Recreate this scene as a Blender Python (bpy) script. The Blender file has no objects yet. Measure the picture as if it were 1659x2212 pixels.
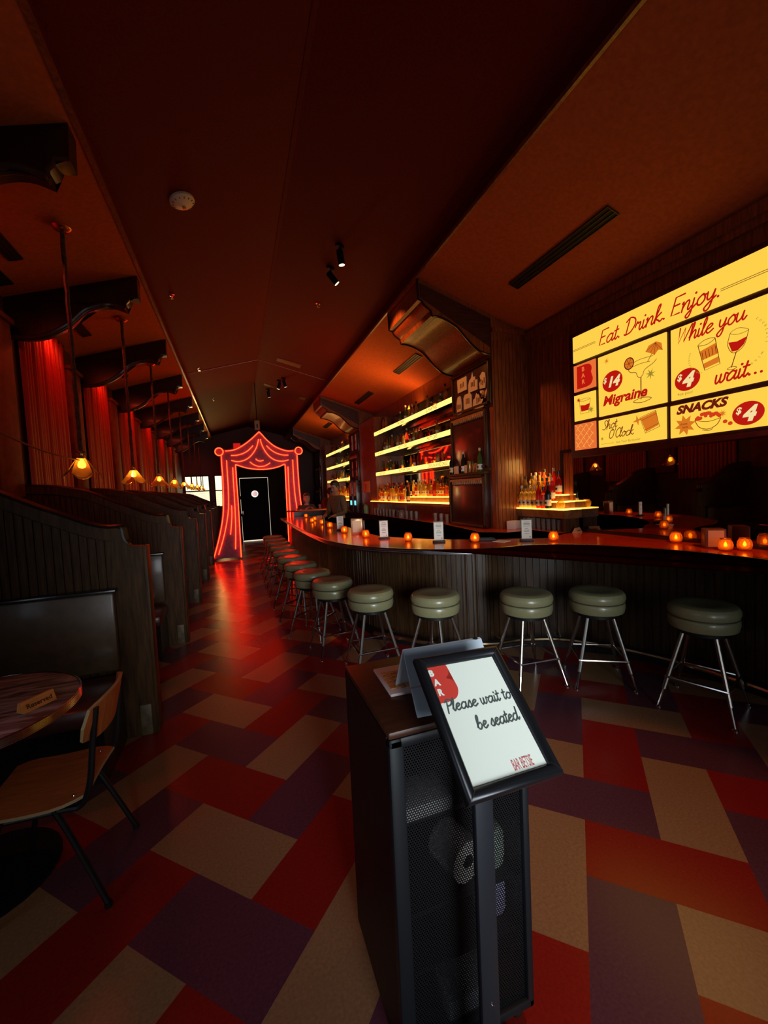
import bpy, bmesh, math, random
from mathutils import Vector, Matrix
random.seed(7)
PI = math.pi
sc = bpy.context.scene
COL = sc.collection
# ------------------------------------------------------------------ camera
W_, H_, F_ = 1659, 2212, 888.15
yaw, pitch, roll = math.radians(19.588), math.radians(3.094), math.radians(-2.684)
fw = Vector((math.sin(yaw)*math.cos(pitch), math.cos(yaw)*math.cos(pitch), -math.sin(pitch)))
rt = Vector((math.cos(yaw), -math.sin(yaw), 0)); up = rt.cross(fw)
c_, s_ = math.cos(roll), math.sin(roll)
r2, u2 = c_*rt+s_*up, -s_*rt+c_*up
cam = bpy.data.objects.new('camera', bpy.data.cameras.new('camera'))
COL.objects.link(cam)
cam.data.sensor_fit = 'AUTO'; cam.data.sensor_width = 36; cam.data.lens = F_/H_*36
cam.data.clip_start = .02; cam.data.clip_end = 100
M = Matrix((r2, u2, -fw)).transposed().to_4x4(); M.translation = (0, 0, 1.61)
cam.matrix_world = M
sc.camera = cam
# ------------------------------------------------------------------ world, exposure
sc.view_settings.view_transform = 'Standard'; sc.view_settings.look = 'None'
sc.view_settings.exposure = 0.0; sc.view_settings.gamma = 1.0
try: sc.view_settings.use_curve_mapping = False
except Exception: pass
w = bpy.data.worlds.new('world'); sc.world = w; w.use_nodes = True
w.node_tree.nodes['Background'].inputs[0].default_value = (.02, .008, .004, 1)
w.node_tree.nodes['Background'].inputs[1].default_value = .03
cy = sc.cycles
cy.use_denoising = True
cy.max_bounces = 7; cy.diffuse_bounces = 3; cy.glossy_bounces = 4; cy.transmission_bounces = 4; cy.transparent_max_bounces = 10
cy.caustics_reflective = False; cy.caustics_refractive = False
cy.sample_clamp_indirect = 3.0
# ------------------------------------------------------------------ lights
def light(name, typ, loc, energy, color, size=.1, sizey=None, aim=None, spot=None):
    l = bpy.data.lights.new(name, typ); l.energy = energy; l.color = color
    if typ == 'AREA':
        l.size = size
        if sizey: l.shape = 'RECTANGLE'; l.size_y = sizey
    else: l.shadow_soft_size = size
    if spot: l.spot_size = spot; l.spot_blend = .4
    o = bpy.data.objects.new(name, l); COL.objects.link(o); o.location = loc
    if aim is not None:
        o.rotation_euler = (Vector(aim)-Vector(loc)).to_track_quat('-Z', 'Y').to_euler()
    return o
# daylight through the glazed entrance behind the camera
dl = light('daylight_entrance', 'AREA', (.55, -2.3, 1.45), 17.5, (.88, .95, 1.0), 1.2, 1.8, aim=(1.15, 2.6, 1.0))
dl.data.spread = math.radians(45)
# added warm spot, no known lamp there, brightens the floor by the podium
light('added_floor_spot', 'SPOT', (1.75, .2, 4.0), 110, (1, .36, .08), .06, aim=(1.62, 1.15, 0), spot=.55)
light('bar_end_downlight', 'SPOT', (2.5, .2, 3.8), 240, (1, .20, .03), .06, aim=(3.25, 2.3, 1.0), spot=.5)
# daylight through the far end windows
dw = light('daylight_far_window', 'AREA', (-.95, 18.3, 2.2), 18, (1, .60, .15), .8, 1.0, aim=(.6, 12, 4.2))
dw.data.spread = math.radians(95)
# area lights added above the back-bar shelves to brighten the sloping ceiling
for y0, e in ((7.3, 26), (12.7, 16)):
    light('added_ceiling_wash', 'AREA', (3.28, y0, 3.16), e, (1, .40, .09), .18, 3.2, aim=(2.7, y0, 4.6))
# unseen area lights added behind the bottles to make them glow
for x, y0, y1, z, e in ((3.575, 3.82, 4.36, 1.66, 3.2), (3.415, 5.6, 9.4, 1.62, 9), (3.415, 11.2, 14.3, 1.62, 5)):
    light('added_bottle_fill', 'AREA', (x, (y0+y1)/2, z), e, (1, .56, .12), .18 if y1 > 5 else .3, y1-y0, aim=(2, (y0+y1)/2, z-.3))
for k in range(0, 8):      # red strip lights over the drapes
    light('drape_strip_light', 'AREA', (-1.84, 3.18+1.87*k+.75, 3.62), 9.0, (1, .07, .02), .05, 1.0, aim=(-1.95, 3.18+1.87*k+.75, 2.4))
ZE = 2.40
# ------------------------------------------------------------------ materials
MT = {}
def mat(name, col=(.5, .5, .5), rough=.5, metal=0., emit=None, es=1., spec=.5, coat=0., trans=0., alpha=1.):
    if name in MT: return MT[name]
    m = bpy.data.materials.new(name); m.use_nodes = True
    b = m.node_tree.nodes['Principled BSDF']
    b.inputs['Base Color'].default_value = (*col, 1); b.inputs['Roughness'].default_value = rough
    b.inputs['Metallic'].default_value = metal; b.inputs['Specular IOR Level'].default_value = spec
    b.inputs['Coat Weight'].default_value = coat; b.inputs['Coat Roughness'].default_value = .12
    if emit: b.inputs['Emission Color'].default_value = (*emit, 1); b.inputs['Emission Strength'].default_value = es
    MT[name] = m
    return m
def nodes(m): return m.node_tree.nodes, m.node_tree.links, m.node_tree.nodes['Principled BSDF']
def noisy(name, col, rough, amt=.35, scale=30, bump=.1, coat=0., spec=.5, stretch=(1, 1, 1), metal=0., rvar=0.):
    """colour mottled by object-space noise, with a light bump"""
    if name in MT: return MT[name]
    m = mat(name, col, rough, metal, coat=coat, spec=spec); N, L, b = nodes(m)
    tc = N.new('ShaderNodeTexCoord'); mp = N.new('ShaderNodeMapping'); mp.inputs['Scale'].default_value = stretch
    nz = N.new('ShaderNodeTexNoise'); nz.inputs['Scale'].default_value = scale; nz.inputs['Detail'].default_value = 6
    cr = N.new('ShaderNodeValToRGB')
    cr.color_ramp.elements[0].color = (*[c*(1-amt) for c in col], 1); cr.color_ramp.elements[0].position = .3
    cr.color_ramp.elements[1].color = (*[min(1, c*(1+amt)) for c in col], 1); cr.color_ramp.elements[1].position = .7
    bp = N.new('ShaderNodeBump'); bp.inputs['Strength'].default_value = bump; bp.inputs['Distance'].default_value = .01
    L.new(tc.outputs['Object'], mp.inputs[0]); L.new(mp.outputs[0], nz.inputs['Vector'])
    L.new(nz.outputs[0], cr.inputs[0]); L.new(cr.outputs[0], b.inputs['Base Color'])
    L.new(nz.outputs[0], bp.inputs['Height']); L.new(bp.outputs[0], b.inputs['Normal'])
    if rvar:
        mr = N.new('ShaderNodeMapRange'); mr.inputs[3].default_value = rough-rvar; mr.inputs[4].default_value = rough+rvar
        L.new(nz.outputs[0], mr.inputs[0]); L.new(mr.outputs[0], b.inputs['Roughness'])
    return m
WOOD = noisy('dark_walnut', (.068, .032, .011), .45, .5, 9, .12, spec=.18, stretch=(6, 6, .6))
WOODH = noisy('dark_walnut_level', (.060, .030, .013), .36, .5, 9, .12, coat=.25, stretch=(.6, 6, 6))
WOODM = noisy('red_lit_walnut', (.26, .060, .014), .34, .5, 9, .12, coat=.3, stretch=(6, 6, .6))  # redder, paler walnut: red light on the piers is in its colour
BLACKW = noisy('ebony_stained_wood', (.012, .007, .005), .3, .4, 9, .08, coat=.3, stretch=(6, 6, .6))
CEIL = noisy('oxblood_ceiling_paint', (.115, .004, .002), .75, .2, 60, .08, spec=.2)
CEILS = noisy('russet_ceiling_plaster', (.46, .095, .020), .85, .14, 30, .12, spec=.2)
BLACK = mat('black_satin', (.007, .007, .007), .5, spec=.3)
BLACKM = mat('black_powder_coat', (.007, .008, .010), .45, spec=.22)
CHROME = mat('chrome', (.75, .74, .72), .12, 1.)
STEEL = mat('brushed_steel', (.55, .54, .52), .28, 1.)
BRASS = mat('brass', (.75, .48, .2), .25, 1.)
VINYL = noisy('olive_grey_vinyl', (.215, .205, .105), .30, .1, 120, .04, coat=.1)
TOPRED = noisy('red_laminate', (.60, .055, .012), .14, .1, 40, .01, spec=.6)
TAN = noisy('tan_vinyl_tile', (.32, .175, .085), .25, .14, 90, .03, rvar=.05)
REDT = noisy('red_vinyl_tile', (.27, .014, .010), .25, .12, 90, .03, rvar=.05)
PUR = noisy('plum_vinyl_tile', (.110, .036, .058), .25, .14, 90, .03, rvar=.05)
def mirror(name, col, rough=.02):
    return mat(name, col, rough, 1.)
MIRR = mirror('smoked_mirror', (.36, .30, .27), .015)
def emis(name, col, s): return mat(name, (.02, .02, .02), .5, emit=col, es=s)
def tint(name, col, back=.5, clear=.35, rough=.08):
    """coloured glass: part clear, part light-scattering, with a gloss"""
    if name in MT: return MT[name]
    m = bpy.data.materials.new(name); m.use_nodes = True; N, L = m.node_tree.nodes, m.node_tree.links
    N.clear(); out = N.new('ShaderNodeOutputMaterial')
    tl = N.new('ShaderNodeBsdfTranslucent'); tl.inputs[0].default_value = (*col, 1)
    tr = N.new('ShaderNodeBsdfTransparent'); tr.inputs[0].default_value = (*[min(1, c*1.1+.05) for c in col], 1)
    gl = N.new('ShaderNodeBsdfGlossy'); gl.inputs['Roughness'].default_value = rough
    df = N.new('ShaderNodeBsdfDiffuse'); df.inputs[0].default_value = (*col, 1)
    m1 = N.new('ShaderNodeMixShader'); m1.inputs[0].default_value = back; L.new(df.outputs[0], m1.inputs[1]); L.new(tl.outputs[0], m1.inputs[2])
    m2 = N.new('ShaderNodeMixShader'); m2.inputs[0].default_value = clear; L.new(m1.outputs[0], m2.inputs[1]); L.new(tr.outputs[0], m2.inputs[2])
    fr = N.new('ShaderNodeFresnel'); fr.inputs[0].default_value = 1.45
    m3 = N.new('ShaderNodeMixShader'); L.new(fr.outputs[0], m3.inputs[0]); L.new(m2.outputs[0], m3.inputs[1]); L.new(gl.outputs[0], m3.inputs[2])
    L.new(m3.outputs[0], out.inputs[0]); MT[name] = m
    return m
AMBERG = tint('amber_shade_glass', (1.0, .52, .12), .85, .35)
CLEARG = tint('clear_glass', (.85, .82, .75), .6, .72)
CANDG = tint('orange_candle_glass', (1.0, .40, .08), .8, .5, .15)
# ------------------------------------------------------------------ mesh builder
class MB:
    def __init__(s): s.bm = bmesh.new(); s.mi = 0
    def _f(s, vs):
        try:
            f = s.bm.faces.new(vs); f.material_index = s.mi; f.smooth = True
            return f
        except ValueError: return None
    def box(s, c, d, rz=0., bev=0., R=None, seg=2):
        Rm = R if R is not None else Matrix.Rotation(rz, 3, 'Z')
        vs = [s.bm.verts.new(Vector(c)+Rm @ Vector((x*d[0]/2, y*d[1]/2, z*d[2]/2))) for x in (-1, 1) for y in (-1, 1) for z in (-1, 1)]
        fs = [s._f([vs[i] for i in q]) for q in ((0, 1, 3, 2), (4, 6, 7, 5), (0, 4, 5, 1), (2, 3, 7, 6), (0, 2, 6, 4), (1, 5, 7, 3))]
        if bev > 0:
            es = list({e for f in fs for e in f.edges})
            bmesh.ops.bevel(s.bm, geom=es, offset=bev, segments=seg, affect='EDGES', profile=.5)
        return s
    def b2(s, p0, p1, bev=0.):
        return s.box([(a+b)/2 for a, b in zip(p0, p1)], [abs(b-a) for a, b in zip(p0, p1)], bev=bev)
    def prism(s, pts, plane, a0, a1, cap=True):
        def P(p, a):
            return {'xz': (p[0], a, p[1]), 'xy': (p[0], p[1], a), 'yz': (a, p[0], p[1])}[plane]
        A = [s.bm.verts.new(P(p, a0)) for p in pts]; B = [s.bm.verts.new(P(p, a1)) for p in pts]
        n = len(pts)
        for i in range(n): s._f([A[i], A[(i+1) % n], B[(i+1) % n], B[i]])
        if cap:
            for fv in (A[::-1], B):
                f = s._f(fv)
                if f: bmesh.ops.triangulate(s.bm, faces=[f], ngon_method='EAR_CLIP')
        return s
    def tube(s, pts, r, n=8, closed=False, cap=True):
        pts = [Vector(p) for p in pts]; m = len(pts); rings = []
        nrm = None
        for i, p in enumerate(pts):
            a = pts[i-1] if (i > 0 or closed) else p; b = pts[(i+1) % m] if (i < m-1 or closed) else p
            t = (b-a).normalized()
            if nrm is None:
                nrm = t.orthogonal().normalized()
            nrm = (nrm-t*nrm.dot(t)); nrm = nrm.normalized() if nrm.length > 1e-6 else t.orthogonal().normalized()
            bn = t.cross(nrm); rr = r[i] if isinstance(r, (list, tuple)) else r
            rings.append([s.bm.verts.new(p+(nrm*math.cos(2*PI*k/n)+bn*math.sin(2*PI*k/n))*rr) for k in range(n)])
        for i in range(m if closed else m-1):
            A, B = rings[i], rings[(i+1) % m]
            for k in range(n): s._f([A[k], A[(k+1) % n], B[(k+1) % n], B[k]])
        if cap and not closed: s._f(rings[0][::-1]); s._f(rings[-1])
        return s
    def lathe(s, prof, n=24, loc=(0, 0, 0), R=None):
        loc = Vector(loc); R = R or Matrix.Identity(3); rings = []
        for r, z in prof:
            if r < 1e-5: rings.append([s.bm.verts.new(loc+R @ Vector((0, 0, z)))])
            else: rings.append([s.bm.verts.new(loc+R @ Vector((r*math.cos(2*PI*k/n), r*math.sin(2*PI*k/n), z))) for k in range(n)])
        for A, B in zip(rings, rings[1:]):
            for k in range(n):
                a0, a1 = A[k % len(A)], A[(k+1) % len(A)]; b0, b1 = B[k % len(B)], B[(k+1) % len(B)]
                vs = []
                for v in (a0, a1, b1, b0):
                    if v not in vs: vs.append(v)
                if len(vs) > 2: s._f(vs)
        return s
    def cyl(s, c, r, h, n=20, r1=None):
        r1 = r if r1 is None else r1
        return s.lathe([(0, 0), (r, 0), (r1, h), (0, h)], n, c)
    def poly(s, pts, Mx=None):
        Mx = Mx or Matrix.Identity(4)
        f = s._f([s.bm.verts.new(Mx @ Vector((p[0], p[1], p[2] if len(p) > 2 else 0))) for p in pts])
        if f and len(pts) > 4: bmesh.ops.triangulate(s.bm, faces=[f], ngon_method='EAR_CLIP')
        return s
    def ribbon(s, pts, wd, Mx, off=0., closed=False, round_=True):
        p2 = [Vector(p) for p in pts]
        out = [p2[0]]
        for p in p2[1:]:
            if (p-out[-1]).length > 1e-6: out.append(p)
        p2 = out
        if len(p2) < 2: return s.disc(p2[0], wd/2, Mx, off)
        m = len(p2); L = []; Rr = []
        for i in range(m):
            a = p2[i-1] if (i > 0 or closed) else p2[i]; b = p2[(i+1) % m] if (i < m-1 or closed) else p2[i]
            d = (b-a); d = d.normalized() if d.length > 1e-9 else Vector((1, 0)); nn = Vector((-d.y, d.x))
            L.append(s.bm.verts.new(Mx @ Vector((*(p2[i]+nn*wd/2), off)))); Rr.append(s.bm.verts.new(Mx @ Vector((*(p2[i]-nn*wd/2), off))))
        for i in range(m if closed else m-1): s._f([Rr[i], Rr[(i+1) % m], L[(i+1) % m], L[i]])
        if round_ and not closed:
            s.disc(p2[0], wd/2, Mx, off+1e-5, 10); s.disc(p2[-1], wd/2, Mx, off+1e-5, 10)
        return s
    def disc(s, c, r, Mx, off=0., n=24, ry=None, rot=0.):
        ry = ry or r; cr, sr = math.cos(rot), math.sin(rot)
        s._f([s.bm.verts.new(Mx @ Vector((c[0]+r*math.cos(2*PI*k/n)*cr-ry*math.sin(2*PI*k/n)*sr, c[1]+r*math.cos(2*PI*k/n)*sr+ry*math.sin(2*PI*k/n)*cr, off))) for k in range(n)])
        return s
    def star(s, c, r, Mx, off=0., n=8, ri=.35, rot=.2):
        P = [s.bm.verts.new(Mx @ Vector((c[0]+(r if k % 2 == 0 else r*ri)*math.cos(rot+PI*k/n), c[1]+(r if k % 2 == 0 else r*ri)*math.sin(rot+PI*k/n), off))) for k in range(2*n)]
        o = s.bm.verts.new(Mx @ Vector((c[0], c[1], off)))
        for k in range(2*n): s._f([o, P[k], P[(k+1) % (2*n)]])
        return s
    def text(s, body, size, Mx, at=(0, 0), off=0., bold=0., shear=0., sx=1., align='LEFT'):
        cu = bpy.data.curves.new('t', 'FONT'); cu.body = body; cu.size = size; cu.offset = bold; cu.shear = shear; cu.align_x = align
        cu.resolution_u = 3
        o = bpy.data.objects.new('t', cu); COL.objects.link(o)
        me = bpy.data.meshes.new_from_object(o.evaluated_get(bpy.context.evaluated_depsgraph_get()))
        bpy.data.objects.remove(o); bpy.data.curves.remove(cu)
        vs = [s.bm.verts.new(Mx @ Vector((v.co.x*sx+at[0], v.co.y+at[1], off))) for v in me.vertices]
        for p in me.polygons: s._f([vs[i] for i in p.vertices])
        bpy.data.meshes.remove(me)
        return s
    def script(s, body, h, Mx, at=(0, 0), wd=.17, off=0., slant=.28, track=0., sx=1.):
        x = 0
        for ch in body:
            if ch == ' ': x += .55; continue
            adv, sts = GL[ch]
            for st in sts:
                lin = st[0] == 'L'; pts = st[1:] if lin else st
                q = pts if lin or len(pts) < 3 else crom(pts, 6)
                s.ribbon([(at[0]+h*((x+p[0])*sx+slant*p[1]), at[1]+h*p[1]) for p in q], wd*h*(1.35 if len(pts) == 1 else 1), Mx, off)
            x += adv+track
        return x*h
    def build(s, name, mats, parent=None, auto=35, kind=None):
        bmesh.ops.recalc_face_normals(s.bm, faces=s.bm.faces)
        me = bpy.data.meshes.new(name); s.bm.to_mesh(me); s.bm.free()
        for m in (mats if isinstance(mats, (list, tuple)) else [mats]): me.materials.append(m)
        try: me.set_sharp_from_angle(angle=math.radians(auto))
        except Exception: pass
        o = bpy.data.objects.new(name, me); COL.objects.link(o)
        if parent: o.parent = parent
        if kind: o['kind'] = kind
        return o
def crom(P, n=6, closed=False):
    P = [Vector(p) for p in P]; out = []; m = len(P)
    for i in range(m if closed else m-1):
        if closed: p0, p1, p2, p3 = P[i-1], P[i], P[(i+1) % m], P[(i+2) % m]
        else: p0, p1, p2, p3 = P[max(i-1, 0)], P[i], P[i+1], P[min(i+2, m-1)]
        for k in range(n):
            t = k/n
            out.append(.5*((2*p1)+(-p0+p2)*t+(2*p0-5*p1+4*p2-p3)*t*t+(-p0+3*p1-3*p2+p3)*t**3))
    if not closed: out.append(P[-1])
    return out
GL = {
'a': (1.02, [[(.75, .85), (.45, 1), (.1, .6), (.15, .1), (.45, .05), (.75, .5), (.8, .95)], [(.8, .95), (.75, .3), (.88, .02), (1.1, .3)]]),
'b': (.85, [[(0, .3), (.35, 1.5), (.33, 1.95), (.13, 1.7), (.1, .6), (.2, .08), (.5, .05), (.72, .45), (.55, .9), (.25, .75)]]),
'c': (.82, [[(.72, .8), (.5, 1), (.12, .6), (.18, .1), (.5, 0), (.85, .3)]]),
'd': (1.02, [[(.75, .85), (.45, 1), (.1, .6), (.15, .1), (.45, .05), (.78, .6), (.88, 1.9)], [(.88, 1.9), (.76, .4), (.9, .02), (1.1, .3)]]),
'e': (.78, [[(.05, .42), (.45, .58), (.65, .85), (.45, 1), (.15, .7), (.15, .2), (.4, 0), (.82, .3)]]),
'h': (.85, [[(0, .3), (.3, 1.5), (.3, 1.95), (.12, 1.6), (.08, 0)], [(.08, .3), (.3, .8), (.5, 1), (.62, .8), (.58, .2), (.7, 0), (.88, .28)]]),
'i': (.42, [[(.1, .95), (.1, .2), (.25, 0), (.45, .28)], [(.16, 1.45)]]),
'j': (.42, [[(.15, .95), (.1, -.4), (-.1, -.85), (-.3, -.6), (0, -.2), (.44, .28)], [(.2, 1.45)]]),
'k': (.75, [[(0, .3), (.3, 1.5), (.3, 1.95), (.12, 1.6), (.08, 0)], [(.55, .95), (.15, .5), (.45, .15), (.6, 0), (.78, .2)]]),
'l': (.42, [[(0, .3), (.32, 1.4), (.3, 1.95), (.12, 1.5), (.12, .2), (.25, 0), (.45, .28)]]),
'n': (.85, [[(.0, .85), (.1, .97), (.08, 0)], [(.08, .3), (.3, .85), (.5, 1), (.62, .8), (.58, .2), (.7, 0), (.88, .28)]]),
'o': (.82, [[(.45, 1), (.12, .65), (.15, .15), (.42, 0), (.7, .35), (.62, .85), (.45, 1), (.6, .85), (.86, .85)]]),
'r': (.72, [[(0, .5), (.15, 1.05), (.25, .85), (.5, .9), (.46, .3), (.58, 0), (.76, .28)]]),
's': (.66, [[(0, .28), (.38, 1.05), (.48, .6), (.52, .2), (.32, 0), (.08, .12)], [(.32, 0), (.5, .08), (.7, .3)]]),
't': (.46, [[(.22, 1.6), (.14, .3), (.26, 0), (.5, .28)], [(-.05, 1.1), (.45, 1.15)]]),
'u': (.92, [[(.05, .95), (.05, .3), (.2, 0), (.5, .3), (.62, .95)], [(.62, .95), (.6, .2), (.75, 0), (.95, .3)]]),
'w': (1.1, [[(.05, .95), (.08, .3), (.22, 0), (.45, .3), (.5, .95)], [(.5, .95), (.5, .3), (.65, 0), (.9, .3), (.92, .95), (1.15, .85)]]),
'y': (.8, [[(.05, .95), (.08, .4), (.25, .15), (.5, .4), (.62, .95)], [(.62, .95), (.5, -.5), (.25, -.9), (.02, -.6), (.35, -.15), (.8, .28)]]),
'.': (.5, [[(.2, .1)]]), "'": (.25, [[(.1, 1.9), (.05, 1.55)]]),
'E': (1.0, [['L', (1, 1.9), (.2, 1.88), (.1, .05), (.85, .05)], ['L', (.15, 1.0), (.7, 1.02)]]),
'D': (1.15, [[(.32, 1.8), (.2, .05)], [(0, 1.6), (.4, 1.95), (.95, 1.6), (1.05, .9), (.7, .2), (.2, .05), (0, .15)]]),
'W': (1.3, [['L', (0, 1.9), (.12, .05), (.65, 1.75), (.72, .05), (1.3, 1.9)]]),
'S': (.85, [[(.85, 1.6), (.6, 1.9), (.25, 1.6), (.45, 1.05), (.7, .55), (.45, .05), (0, .2)]]),
'O': (1.1, [[(.6, 1.9), (.15, 1.4), (.15, .4), (.5, 0), (.95, .5), (.95, 1.4), (.6, 1.9), (.5, 1.6)]]),
'C': (.95, [[(.9, 1.55), (.7, 1.9), (.2, 1.4), (.15, .5), (.5, 0), (1, .4)]]),
'P': (.95, [[(.32, 1.75), (.2, -.2)], [(0, 1.5), (.4, 1.9), (.95, 1.6), (.8, 1.0), (.25, .85)]]),
}
# ------------------------------------------------------------------ object helpers
LABELS = {}
def tag(o, label, cat, group=None):
    o['label'] = label; o['category'] = cat
    if group: o['group'] = group
    return o
def thing(name, label, cat, loc=(0, 0, 0), rz=0., group=None):
    o = bpy.data.objects.new(name, None); COL.objects.link(o); o.empty_display_size = .1
    o.location = loc; o.rotation_euler = (0, 0, rz)
    return tag(o, label, cat, group)
def dup(o, loc=None, rz=None, label=None, group=None):
    def cp(x, par):
        c = x.copy(); COL.objects.link(c)
        if par: c.parent = par
        for ch in x.children: cp(ch, c)
        return c
    c = cp(o, None)
    if loc is not None: c.location = loc
    if rz is not None: c.rotation_euler = (0, 0, rz)
    if label: c['label'] = label
    if group: c['group'] = group
    return c
ORD = ['first', 'second', 'third', 'fourth', 'fifth', 'sixth', 'seventh', 'eighth', 'ninth', 'tenth', 'eleventh', 'twelfth', 'thirteenth', 'fourteenth', 'fifteenth', 'sixteenth', 'seventeenth', 'eighteenth', 'nineteenth', 'twentieth', 'twenty-first', 'twenty-second', 'twenty-third', 'twenty-fourth']
def struct(name, mb, m, auto=35): return mb.build(name, m, None, auto, 'structure')
I4 = Matrix.Identity(4)
def frame(o, ex, ey):
    """matrix taking (u, v, n) to world: u along ex, v along ey, n = ex x ey"""
    ex = Vector(ex).normalized(); ey = Vector(ey); ey = (ey-ex*ey.dot(ex)).normalized(); n = ex.cross(ey)
    m = Matrix((ex, ey, n)).transposed().to_4x4(); m.translation = Vector(o)
    return m
def nth(i):
    if i < len(ORD): return ORD[i]
    t = {2: 'twenty', 3: 'thirty', 4: 'forty'}[(i+1)//10]; u = (i+1) % 10
    return {'twenty': 'twentieth', 'thirty': 'thirtieth', 'forty': 'fortieth'}[t] if u == 0 else t+'-'+ORD[u-1]
# ================================================================== THE ROOM
XL, XR, YB, YE = -2.02, 3.60, -2.5, 18.5
YF = 4.38                      # front face of the first pier, where the bar bay begins
EL, RX, ER = -.825, .63, 2.09  # ceiling lip left, ridge, lip right
ZL = 1.61+ZE; ZI = ZL+.158; ZR = 4.55
def zleft(x): return ZL-.30*(EL-x)
def zright(x): return ZL-.333*(x-ER)
def zcen(x): return ZI+(ZR-ZI)*(x-EL)/(RX-EL) if x < RX else ZI+(ZR-ZI)*(ER-x)/(ER-RX)
# floor: herringbone of rectangular vinyl tiles laid on the diagonal
b = MB(); TH = math.radians(44.586); U = .3043; A0, B0 = .2453, .012
def tile(k0, k1, m0, m1, mi):
    b.mi = mi; vs = []
    for a, q in ((k0, m0), (k1, m0), (k1, m1), (k0, m1)):
        a = A0+U*a; q = B0+U*q
        vs.append(b.bm.verts.new((a*math.sin(TH)+q*math.cos(TH), a*math.cos(TH)-q*math.sin(TH), 0)))
    cx = sum(v.co.x for v in vs)/4; cyy = sum(v.co.y for v in vs)/4
    if not (-3 < cx < 4.6 and -3.4 < cyy < 19.5):
        for v in vs: b.bm.verts.remove(v)
        return
    b._f(vs)
for k in range(-14, 62):
    for i in range(-30, 40):
        m_ = -k-3+4*i
        if -55 < m_ < 22: tile(k, k+1, m_, m_+2, (k-2*i) % 3)
for m_ in range(-55, 22):
    for j in range(-30, 40):
        k = -m_-1+4*j
        if -14 < k < 62: tile(k, k+2, m_, m_+1, (-m_-j) % 3)
for co, no in (((XL, 0, 0), (-1, 0, 0)), ((XR, 0, 0), (1, 0, 0)), ((0, YB, 0), (0, -1, 0)), ((0, YE, 0), (0, 1, 0))):
    bmesh.ops.bisect_plane(b.bm, geom=b.bm.verts[:]+b.bm.edges[:]+b.bm.faces[:], plane_co=co, plane_no=no, clear_outer=True)
struct('floor', b, [TAN, REDT, PUR])
# ceiling: shallow gable down the middle, recessed behind a lip, with lower slopes to each side
b = MB(); prof = [(XL, zleft(XL)), (EL, ZL), (EL, ZI), (RX, ZR), (ER, ZI), (ER, ZL), (XR, zright(XR))]
for i in range(6):
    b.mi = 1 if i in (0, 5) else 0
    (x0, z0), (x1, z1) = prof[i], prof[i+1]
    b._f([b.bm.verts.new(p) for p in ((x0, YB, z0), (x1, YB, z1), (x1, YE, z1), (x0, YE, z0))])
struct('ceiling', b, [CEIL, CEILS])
b = MB(); b.b2((EL, YB, ZL-.012), (EL+.03, YE, ZL+.022)); struct('trim_1', b, WOODM)
b = MB(); b.b2((ER-.025, YB, ZL-.012), (ER, YE, ZL+.02)); struct('trim_2', b, WOODM)
b = MB(); b.prism([(RX-.02, ZR-.01), (RX+.02, ZR-.01), (RX, ZR+.01)], 'xz', YB, YE); struct('trim_3', b, CEIL)
REDWALL = noisy('dark_red_wall_paint', (.10, .018, .012), .6, .2, 30, .05)
b = MB(); b.b2((XL-.1, YB, 0), (XL, YE, 3.66)); struct('wall_left', b, REDWALL)
b = MB(); b.prism([(XL, 0), (XR, 0), (XR, zright(XR)), (ER, ZL), (ER, ZI), (RX, ZR), (EL, ZI), (EL, ZL), (XL, zleft(XL))], 'xz', YE, YE+.1)
struct('wall_end', b, REDWALL)
b = MB(); b.prism([(XL, 0), (XR, 0), (XR, zright(XR)), (ER, ZL), (ER, ZI), (RX, ZR), (EL, ZI), (EL, ZL), (XL, zleft(XL))], 'xz', YB-.1, YB)
struct('wall_back', b, REDWALL)
def slats(b, ax, a0, a1, z0, z1, c, d, pitch=.052, back=.012):
    """beadboard: vertical boards with a groove between them. ax='y' boards run along y at x=c..c+d"""
    n = max(1, round((a1-a0)/pitch)); st = (a1-a0)/n
    for i in range(n):
        p0, p1 = a0+st*i+.003, a0+st*(i+1)-.003
        b.b2(*(((c, p0, z0), (c+d, p1, z1)) if ax == 'y' else ((p0, c, z0), (p1, c+d, z1))), bev=.0)
    b.b2(*(((c+back, a0, z0), (c+d, a1, z1)) if ax == 'y' else ((a0, c+back, z0), (a1, c+d, z1))))
b = MB(); b.b2((XR, YB, 0), (XR+.12, YF, zright(XR)+.01)); slats(b, 'y', 3.66, YF, 1.0, 3.38, XR-.015, .02, .055)
struct('wall_right', b, WOODM)
b = MB(); b.b2((XR-.06, YB, 3.40), (XR, YF, 3.49)); b.b2((XR-.035, YB, 3.34), (XR, YF, 3.40)); struct('trim_4', b, WOODM)
XP = 3.06
piers = [(YF, 5.35), (10.2, 11.1), (15.4, 16.3)]
for i, (y0, y1) in enumerate(piers):
    b = MB(); b.prism([(XP, 0), (XR, 0), (XR, zright(XR)), (XP, zright(XP))], 'xz', y0, y1)
    if i == 0:
        slats(b, 'x', XP+.02, XR-.02, 1.0, 3.38, y0-.014, .02, .055)
    struct('wall_pier_%d' % (i+1), b, WOODM)
b = MB(); b.b2((XP, YF-.035, zright(XP)-.16), (XR-.06, YF, zright(XR)-.03)); struct('trim_5', b, WOODM)
b = MB(); b.b2((3.45, 5.35, 0), (XR, YE, zright(3.45)))
for y0, y1 in ((9.07, 10.2), (14.65, 15.4)): slats(b, 'y', y0, y1, 1.0, 3.3, XP+.02, .37, .055)
struct('wall_bar', b, WOODM)
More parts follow.
